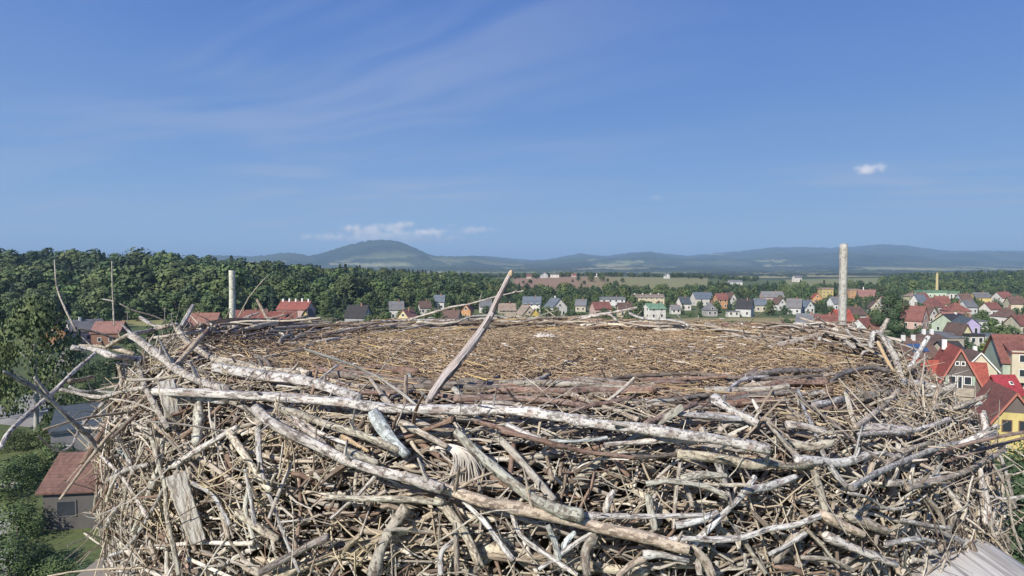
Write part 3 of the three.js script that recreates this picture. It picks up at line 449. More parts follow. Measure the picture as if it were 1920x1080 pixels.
// fields, lawns and paths lying on the valley floor
function sheet(name, pts, mat, lift) {
  const s = new THREE.Shape(pts.map(([u, d]) => new THREE.Vector2((u - 960) / F * d, d))), g = new THREE.ShapeGeometry(s); g.rotateX(-Math.PI / 2);
  const p = g.attributes.position; for (let i = 0; i < p.count; i++) p.setY(i, lift + ground(p.getX(i), -p.getZ(i)));
  g.computeVertexNormals(); return structure(name, g, mat);
}
const soilTex = dataTex(256, 256, (x, y) => { const n = 0.8 + 0.5 * (fbm(x * 8, y * 8, 23, 4, 8, 8) - 0.5); return [n, n, n]; });
const fieldMat = c => { const m = std(c, { map: soilTex.clone(), roughness: 1 }); m.map.repeat.set(0.05, 0.05); m.map.needsUpdate = true; return m; };
sheet('stubble_field', [[1215, 232], [1560, 232], [1590, 262], [1440, 274], [1240, 268]], fieldMat([0.34, 0.28, 0.12]), 0.06);
sheet('meadow', [[900, 238], [1200, 232], [1240, 266], [905, 256]], fieldMat([0.16, 0.20, 0.06]), 0.05);
sheet('meadow', [[226, 236], [318, 228], [318, 262], [228, 268]], fieldMat([0.30, 0.29, 0.11]), 0.05);
sheet('lawn', [[1828, 318], [1886, 318], [1890, 350], [1826, 350]], fieldMat([0.20, 0.27, 0.07]), 0.05);
sheet('lawn', [[1818, 100], [1862, 100], [1858, 150], [1822, 150]], fieldMat([0.14, 0.22, 0.05]), 0.05);
sheet('path', [[92, 118], [128, 118], [142, 168], [118, 168]], fieldMat([0.34, 0.32, 0.28]), 0.05);
sheet('path', [[-80, 84], [60, 80], [112, 100], [60, 104]], fieldMat([0.36, 0.34, 0.31]), 0.06);
sheet('path', [[-60, 58], [30, 57], [40, 64], [-60, 66]], fieldMat([0.42, 0.41, 0.38]), 0.05);
sheet('path', [[-50, 40], [20, 40], [24, 52], [-50, 53]], fieldMat([0.36, 0.36, 0.33]), 0.05);

// ---------------------------------------------------------------- woods and garden trees
{
  const bx = (62 - 960) / F * 78, B = thing('birch_tree', 'tall drooping birch at the left edge beside the path', 'tree', [bx, -0.05, -78]);
  B.scale.set(17.5, 17.6, 17.5); part('trunk', trunk(61, 'birch', 0.86, 0.018), birchMat, B); part('crown', crown(62, 'birch', 6500, 0.011, 0.66, 0.10), leafMat, B);
  const b2 = thing('birch_tree', 'second birch cut by the left picture edge', 'tree', [(-25 - 960) / F * 84, -0.05, -84]);
  b2.scale.set(13, 18, 13); part('trunk', trunk(63, 'birch', 0.86, 0.016), birchMat, b2); part('crown', crown(64, 'birch', 5200, 0.012, 0.56, 0.12), leafMat, b2);
  const tx = (1674 - 960) / F * 176, T = thing('big_dark_tree', 'big dark round-crowned tree standing right of the tall stake', 'tree', [tx, -0.05, -176]);
  T.scale.set(13.6, 15.2, 13.6); part('trunk', trunk(65, 'dark', 0.75, 0.03), trunkMat, T); part('crown', crown(66, 'dark', 6500, 0.017, 0.72, 0.05), leafMat, T);
  const near = [[1935, 43, 6.5, 'dark', 0.9], [1900, 55, 4.2, 'dark', 1.1], [1960, 60, 5, 'broad', 1.0]];
  near.forEach(([u, d, h, k, w], i) => { const o = thing('garden_tree', ['leafy tree under the right rim of the nest, bottom right corner', 'low leafy bush below the yellow house', 'round tree beyond the bottom right picture edge'][i], 'tree', [(u - 960) / F * d, -0.05, -d]); o.scale.set(h * w, h, h * w); part('trunk', trunk(70 + i, k), trunkMat, o); part('crown', crown(80 + i, k, 3000, 0.026, 0.95, -0.02), leafMat, o); });
}
{
  const r = rng(2024), spots = [], inst = [];
  const front = u => interp([-400, 430, 480, 640, 700, 900, 930, 1300, 1340, 1640, 1680, 2400], [250, 252, 268, 276, 300, 318, 398, 402, 440, 446, 545, 560], u);
  const back = u => interp([-400, 450, 900, 980, 1280, 1330, 1640, 1700, 2400], [620, 640, 640, 500, 500, 600, 620, 980, 980], u);
  const size = u => interp([-400, 400, 600, 880, 960, 1300, 1650, 2400], [19.5, 18.5, 14.5, 13, 8.8, 8.6, 9.8, 12.5], u);
  for (let d = 248; d < 980; d += d < 420 ? 7.0 : 8.4) for (let x = -0.96 * d; x < 1.02 * d; x += d < 420 ? 7.2 : 8.8) {
    const xx = x + (r() - 0.5) * 6, dd = d + (r() - 0.5) * 6, u = 960 + F * xx / dd;
    if (dd < front(u) + (r() - 0.5) * 14 || dd > back(u)) continue;
    if (u > 1300 && u < 1660 && r() < 0.35) continue;
    if (u < 520 && dd > front(u) + 35 && r() < 0.42) continue;
    if (houses.some(h => Math.hypot(h.x - xx, h.d - dd) < 7)) continue;
    if (houses.some(h => h.d > dd && h.d < dd + 90 && Math.abs(u - h.u) < h.half)) continue;
    const q = r(), dp = dd - front(u), kind = q < (dp < 45 ? 0.74 : u < 520 ? 0.26 : 0.46) ? 'broad' : q < (u < 520 ? 0.90 : 0.85) ? 'dark' : 'conifer';
    const hh = size(u) * (0.56 + 0.5 * r() + (r() < 0.12 ? 0.22 : 0)) * (dd < front(u) + 22 ? 0.62 : 1) * (kind === 'conifer' ? 1.08 : 1);
    spots.push({ x: xx, d: dd, u, kind, h: hh, v: Math.floor(r() * 12), t: r() * 6.28, depth: dd - front(u), tint: 0.6 + 0.75 * r(), warm: r() });
  }
  // hedgerow trees along the crest of the far field and at its foot
  for (let i = 0; i < 420; i++) { const u = lerp(880, 1420, r()), dd = r() < 0.72 ? lerp(880, 1000, r()) : lerp(600, 860, r()), xx = (u - 960) / F * dd; if (dd < 880 && fbm(xx / 60, dd / 40, 19, 2) < 0.62) continue; if (houses.some(h => Math.hypot(h.x - xx, h.d - dd) < 8)) continue; spots.push({ x: xx, d: dd, u, kind: r() < 0.5 ? 'broad' : 'dark', h: 3.5 + 4.5 * r(), v: Math.floor(r() * 12), t: r() * 6.28, depth: 900, tint: 0.6 + 0.6 * r(), warm: r() }); }
  // the trees that show largest: those at the wood's near edge, one by one
  spots.sort((a, b) => a.depth - b.depth);
  const zone = u => u < 240 ? 'behind the red-roofed shed' : u < 480 ? 'behind the pale wooden stake' : u < 640 ? 'behind the pink block' : u < 800 ? 'behind the black-roofed house' : u < 930 ? 'left of the leaning stick' : u < 1120 ? 'behind the bright white gabled house' : u < 1300 ? 'behind the cream terrace' : u < 1480 ? 'behind the long pinkish house' : u < 1660 ? 'behind the yellow and orange blocks' : 'beyond the factory hall';
  let made = 0;
  for (const s of spots) {
    if (made < 230 && s.u > -60 && s.u < 1980 && s.depth < 60) {
      const K = { broad: 'round green tree', dark: 'dark leafy tree', conifer: 'pointed conifer' }[s.kind], z = zone(s.u);
      tree(s.kind, s.v, s.x, s.d, s.h, `${K} at the wood edge ${z}`, 'tree', `${K}s at the wood edge ${z}`, s.t, 1.2); made++;
    } else inst.push(s);
  }
  for (const kind of ['broad', 'dark', 'conifer']) TREES[kind].forEach((T, vi) => {
    const list = inst.filter(s => s.kind === kind && s.v % TREES[kind].length === vi); if (!list.length) return;
    const tk = T.trunk.clone(); tk.deleteAttribute('uv'); tk.setAttribute('color', new THREE.Float32BufferAttribute(Array(tk.attributes.position.count).fill([0.11, 0.085, 0.065]).flat(), 3));
    const m = shadow(new THREE.InstancedMesh(mergeGeometries([T.crown, tk]), leafMat, list.length)), M = new THREE.Matrix4(), Q = new THREE.Quaternion(), Y = new THREE.Vector3(0, 1, 0);
    list.forEach((s, i) => { m.setMatrixAt(i, M.compose(new THREE.Vector3(s.x, ground(s.x, s.d) - 0.05, -s.d), Q.setFromAxisAngle(Y, s.t), new THREE.Vector3(s.h * 1.2, s.h, s.h * 1.2))); m.setColorAt(i, C(s.tint * (0.92 + 0.22 * s.warm), s.tint, s.tint * 0.95)); });
    m.name = numbered(kind === 'conifer' ? 'conifer_forest' : 'broadleaf_forest'); m.userData = { kind: 'stuff', label: kind === 'conifer' ? 'dark conifers scattered through the wood behind the town' : kind === 'dark' ? 'mass of dark leafy trees in the wood behind the town' : 'mass of green leafy trees in the wood behind the town', category: 'forest' }; scene.add(m);
  });
  // garden trees and shrubs between the houses
  const cand = [];
  for (let i = 0; i < 20000 && cand.length < 430; i++) {
    const d = lerp(120, 420, Math.pow(r(), 0.8)), u = lerp(120, 1935, r()), x = (u - 960) / F * d;
    if (u < 1640 && d < 205 && u > 330) continue; if (d > front(u)) continue;
    if (u > 1200 && u < 1600 && d > 214 && d < 276) continue; if (u > 215 && u < 330 && d > 205) continue;
    const kind = r() < 0.36 ? 'shrub' : r() < 0.55 ? 'broad' : r() < 0.6 ? 'dark' : 'conifer', h = kind === 'shrub' ? 1.8 + 2.4 * r() : 4 + 4 * r();
    const half = h * 0.4 / d * F;
    if (houses.some(hh => hh.d > d && hh.d < d + 120 && Math.abs(u - hh.u) < hh.half * (h > 4 ? 0.45 : 0.2) + half * 0.7 && (EYE.y - h) / d < (EYE.y - hh.rh * 0.62) / hh.d)) continue;
    if (houses.some(hh => Math.hypot(hh.x - x, hh.d - d) < Math.max(hh.w, hh.dp) * 0.58 + h * 0.22)) continue;
    if (cand.some(c => Math.hypot(c.x - x, c.d - d) < 4)) continue;
    cand.push({ x, d, u, kind, h, t: r() * 6, v: i });
  }
  for (const c of cand) {
    const n = houses.filter(h => h.nick).reduce((a, b) => Math.hypot(a.x - c.x, a.d - c.d) < Math.hypot(b.x - c.x, b.d - c.d) ? a : b);
    const side = c.d < n.d - 5 ? 'in front of' : c.d > n.d + 6 ? 'behind' : c.u < n.u ? 'left of' : 'right of';
    const K = { shrub: 'low green shrub', broad: 'round garden tree', dark: 'dark garden tree', conifer: 'small garden conifer' }[c.kind];
    tree(c.kind, c.v, c.x, c.d, c.h, `${K} ${side} the ${n.nick}`, c.kind === 'shrub' ? 'shrub' : 'tree', `${K}s ${side} the ${n.nick}`, c.t, c.kind === 'shrub' ? 1.3 : 1);
  }
  tree('light', 0, (1862 - 960) / F * 150, 150, 4.6, 'bright yellow-green bush above the pale green house at right', 'shrub', undefined, 1, 1.25);
  for (const [u, d, h, l] of [[40, 60, 2.6, 'clipped dark hedge bush beside the terracotta outbuilding'], [75, 72, 2.4, 'leafy bush left of the flat slate-blue roof'], [95, 62, 3.0, 'dark bush between the two lower-left outbuildings'], [20, 70, 2.4, 'low bush at the left edge by the paved path'], [175, 112, 4, 'leafy bush behind the flat slate-blue roof'], [215, 118, 5, 'dark tree behind the left rim of nest'], [165, 96, 3, 'shrub just beyond the flat slate-blue roof'], [60, 42, 1.6, 'small bush in front of the terracotta outbuilding'], [8, 56, 3.2, 'tall dark bush at the left edge below the paved path'], [24, 47, 2.8, 'dark bush left of the small lawn bush'], [5, 41, 2.6, 'bush at the very left edge of the lower lawn'], [100, 40, 1.8, 'low bush under the terracotta outbuilding window'], [150, 39.5, 1.5, 'low bush at the foot of the nest side'], [45, 36.5, 2.0, 'leafy bush at the bottom left corner']]) tree(h > 4 ? 'dark' : 'bush', Math.round(u * 1.3), (u - 960) / F * d, d, h, l, h > 4 ? 'tree' : 'shrub', undefined, u, 1.35);
}

// ---------------------------------------------------------------- the nest
const NC = { x: 0.075, z: -1.77 }, NR = 1.05;
const PR = [0, 0.55, 0.75, 0.88, 0.95, 1.0, 1.03, 1.05], PH = [-0.205, -0.207, -0.203, -0.193, -0.203, -0.235, -0.285, -0.36];
const LTH = [-180, -170, -150, -120, -90, -60, -42, -28, -18, -8, 5, 24, 40, 60, 80, 120, 150, 168, 180], LH = [0.030, 0.022, -0.004, 0, 0.002, -0.004, -0.012, -0.036, -0.03, 0.028, -0.012, -0.048, -0.056, -0.025, 0, 0, 0.015, 0.032, 0.030];
const sideLift = (r, th) => interp(LTH, LH, th * 180 / Math.PI) * smooth(0.66, 0.92, r) + 0.04 * r * Math.min(0, Math.sin(th)) + 0.007 * (fbm(th * 5 + 40, r * 4, 55, 3) - 0.5) * 2;   // heaped up left and right, worn down in between, sagging a little to the back
const topAt = (r, th) => EYE.y + interp(PR, PH, r) + sideLift(r, th);
function nestHit(u, v, off = 0) {                                // where the line of sight through a photo point meets the nest
  const d = ray(u, v); let best = 1e9, bt = 1.5;
  const gap = t => { const x = d[0] * t - NC.x, z = d[2] * t - NC.z, y = EYE.y + d[1] * t, r = Math.hypot(x, z), th = Math.atan2(z, x); return r < NR + off ? y - topAt(Math.min(r, NR), th) - off : Math.hypot(r - NR - off, Math.max(0, y - topAt(NR, th))); };
  for (let t = 0.45; t < 3.2; t += 0.006) { const g = gap(t); if (g < best) { best = g; bt = t; } if (g <= 0) { let a = t - 0.006, b = t; for (let k = 0; k < 12; k++) { const m = (a + b) / 2; if (gap(m) > 0) a = m; else b = m; } bt = b; break; } }
  return bt * -d[2];
}
// bark: fissures along the stick, lichen crust in patches
const barkBump = dataTex(256, 256, (x, y) => { const n = 0.6 * fbm(x * 16, y * 4, 3, 4, 16, 4) + 0.4 * fbm(x * 40, y * 24, 8, 2, 40, 24); return [n, n, n]; }, false);
function barkTex(seed, base, crack, lichen, amount, warm) {
  return dataTex(512, 512, (x, y) => {
    const wx = (fbm(x * 6, y * 6, seed + 51, 3, 6, 6) - 0.5) * 0.06, X = x + wx, Y = y - wx;
    const f = fbm(X * 18, Y * 4, seed, 5, 18, 4), g = fbm(x * 60, y * 40, seed + 3, 3, 60, 40), p = fbm(X * 11, Y * 10, seed + 7, 5, 11, 10), q = fbm(X * 9, Y * 13, seed + 11, 5, 9, 13), mo = fbm(X * 34, Y * 24, seed + 31, 4, 34, 24), mk = fbm(X * 44, Y * 20, seed + 41, 4, 44, 20), ring = fbm(X * 2, Y * 40, seed + 61, 3, 2, 40);
    let c = mix3(base, crack, smooth(0.50, 0.70, f) * 0.6 + smooth(0.58, 0.72, g) * 0.35);
    c = mix3(c, warm, smooth(0.50, 0.66, q * 0.8 + g * 0.2) * 0.75);
    c = mix3(c, lichen, Math.max(smooth(0.48, 0.60, p * 0.7 + g * 0.3), smooth(0.50, 0.60, mo)) * amount);
    c = mix3(c, crack, smooth(0.57, 0.66, mk) * 0.75 + smooth(0.66, 0.74, ring) * 0.35);
    const k = 0.80 + 0.40 * vnoise(x * 150, y * 150, seed + 20, 150, 150); return [c[0] * k, c[1] * k, c[2] * k];
  });
}
const barkMat = (...a) => new THREE.MeshStandardMaterial({ vertexColors: true, map: barkTex(...a), bumpMap: barkBump, bumpScale: 0.0022, roughness: 0.92 });
const BARK = {
  b: barkMat(101, [0.45, 0.415, 0.375], [0.11, 0.088, 0.08], [0.64, 0.62, 0.58], 0.72, [0.28, 0.22, 0.19]),    // bleached, white crust
  y: barkMat(131, [0.44, 0.395, 0.32], [0.12, 0.092, 0.07], [0.60, 0.57, 0.46], 0.7, [0.31, 0.25, 0.18]),    // yellowish lichen
  g: barkMat(161, [0.38, 0.33, 0.27], [0.10, 0.078, 0.062], [0.56, 0.53, 0.45], 0.55, [0.25, 0.19, 0.145]),  // grey-brown
  d: barkMat(191, [0.17, 0.135, 0.115], [0.055, 0.042, 0.036], [0.34, 0.32, 0.28], 0.4, [0.13, 0.09, 0.07]), // dark
  r: barkMat(221, [0.23, 0.145, 0.115], [0.085, 0.055, 0.045], [0.38, 0.29, 0.235], 0.5, [0.28, 0.155, 0.11]),    // reddish pine bark
  t: barkMat(251, [0.42, 0.345, 0.27], [0.15, 0.11, 0.085], [0.56, 0.49, 0.40], 0.6, [0.32, 0.24, 0.175]),      // tan
  c: barkMat(281, [0.42, 0.44, 0.42], [0.13, 0.13, 0.125], [0.60, 0.62, 0.58], 0.65, [0.28, 0.28, 0.26]),     // cold grey-green
  s: barkMat(311, [0.62, 0.48, 0.30], [0.42, 0.29, 0.16], [0.68, 0.58, 0.42], 0.4, [0.55, 0.37, 0.19]),      // fresh stripped wood
};
const twigMat = new THREE.MeshStandardMaterial({ vertexColors: true, map: barkTex(341, [0.86, 0.85, 0.83], [0.42, 0.38, 0.34], [1, 1, 0.94], 0.4, [0.62, 0.56, 0.5]), bumpMap: barkBump, bumpScale: 0.0015, roughness: 0.93 });
// one stick along points: a tapering, slightly knotty tube with closed ends
function stickInto(out, pts, r0, r1, o) {
  const { sides = 7, seg = 10, rand, color, knot = 0.14, flat = 1, bend = 0 } = o;
  const curve = pts.length > 2 ? new THREE.CatmullRomCurve3(pts, false, 'centripetal') : null, L = curve ? curve.getLength() : pts[0].distanceTo(pts[1]);
  const P = t => curve ? curve.getPoint(t) : pts[0].clone().lerp(pts[1], t);
  const base = out.pos.length / 3, uo = rand() * 3, vo = rand() * 3, ph = rand() * 50, tw = rand() * 6.28, N = new THREE.Vector3(rand() - 0.5, rand() - 0.5, rand() - 0.5), B = new THREE.Vector3(), T = new THREE.Vector3();
  const k1 = rand(), k2 = rand(), kw = 0.010 / Math.max(L, 0.02);
  let prev = null;
  const ring = (p, rad, v, i) => { for (let a = 0; a <= sides; a++) { const an = a / sides * 2 * Math.PI + tw, rr = rad * (1 + knot * (vnoise(Math.cos(an) * 1.6 + ph, v * 26 + ph + Math.sin(an) * 1.6, 9) - 0.5) * 1.6), cx = Math.cos(an) * rr, cy = Math.sin(an) * rr * flat; out.pos.push(p.x + N.x * cx + B.x * cy, p.y + N.y * cx + B.y * cy, p.z + N.z * cx + B.z * cy); out.uv.push(uo + a / sides * Math.max(0.34, Math.round(2 * Math.PI * rad / 0.05) * 0.34), vo + v / 0.14); if (color) { if (o.patchy) { const k = 0.62 + 0.62 * fbm(v * 22 + ph, Math.cos(an) * 0.7 + ph, 33, 3) + (vnoise(v * 9 + ph * 2, 1.5, 44) > 0.66 ? 0.14 : 0); out.col.push(color[0] * k, color[1] * k, color[2] * k); } else out.col.push(...color); } } };
  for (let i = 0; i <= seg; i++) {
    const t = i / seg, p = P(t), q = P(Math.min(1, t + 0.01)), w = P(Math.max(0, t - 0.01)); T.subVectors(q, w).normalize();
    N.addScaledVector(T, -N.dot(T)); if (N.lengthSq() < 1e-6) N.set(T.y, T.z, T.x).addScaledVector(T, -(T.y * T.x + T.z * T.y + T.x * T.z)); N.normalize(); B.crossVectors(T, N);
    if (bend) p.addScaledVector(N, Math.sin(t * Math.PI * (1.4 + k1) + ph) * bend * L * 0.04);
    let rad = lerp(r0, r1, t); rad *= 1 + knot * (vnoise(t * L * 40 + ph, 3.3, 4) - 0.5) * 1.8; for (const kk of [k1, k2]) rad *= 1 + 0.16 * Math.exp(-Math.pow((t - kk) / kw, 2));
    ring(p, rad, t * L, i); prev = p;
  }
  const W = sides + 1;
  for (let i = 0; i < seg; i++) for (let a = 0; a < sides; a++) { const x = base + i * W + a, y = x + W; out.idx.push(x, x + 1, y, x + 1, y + 1, y); }
  for (const [e, dir] of [[0, 1], [seg, -1]]) { const p = P(e / seg), c = out.pos.length / 3, q2 = P(e ? 1 - 0.03 : 0.03); p.addScaledVector(q2.sub(p).normalize(), -(rand() * 1.9 - 0.5) * (e ? r1 : r0)); out.pos.push(p.x, p.y, p.z); out.uv.push(uo, vo); if (color) out.col.push(...color); for (let a = 0; a < sides; a++) { const x = base + e * W + a; if (dir > 0) out.idx.push(c, x + 1, x); else out.idx.push(c, x, x + 1); } }
}
const bag = () => ({ pos: [], uv: [], col: [], idx: [] });
const bagGeom = (b, c) => geom(b.pos, b.uv, c ? b.col : null, b.idx);
const nest = thing('stork_nest', 'huge stork nest of bleached sticks and twigs filling the foreground', 'nest', [NC.x, EYE.y - 0.8, NC.z]);
const toNest = g => g.translate(-NC.x, -(EYE.y - 0.8), -NC.z);
let branches = 0;
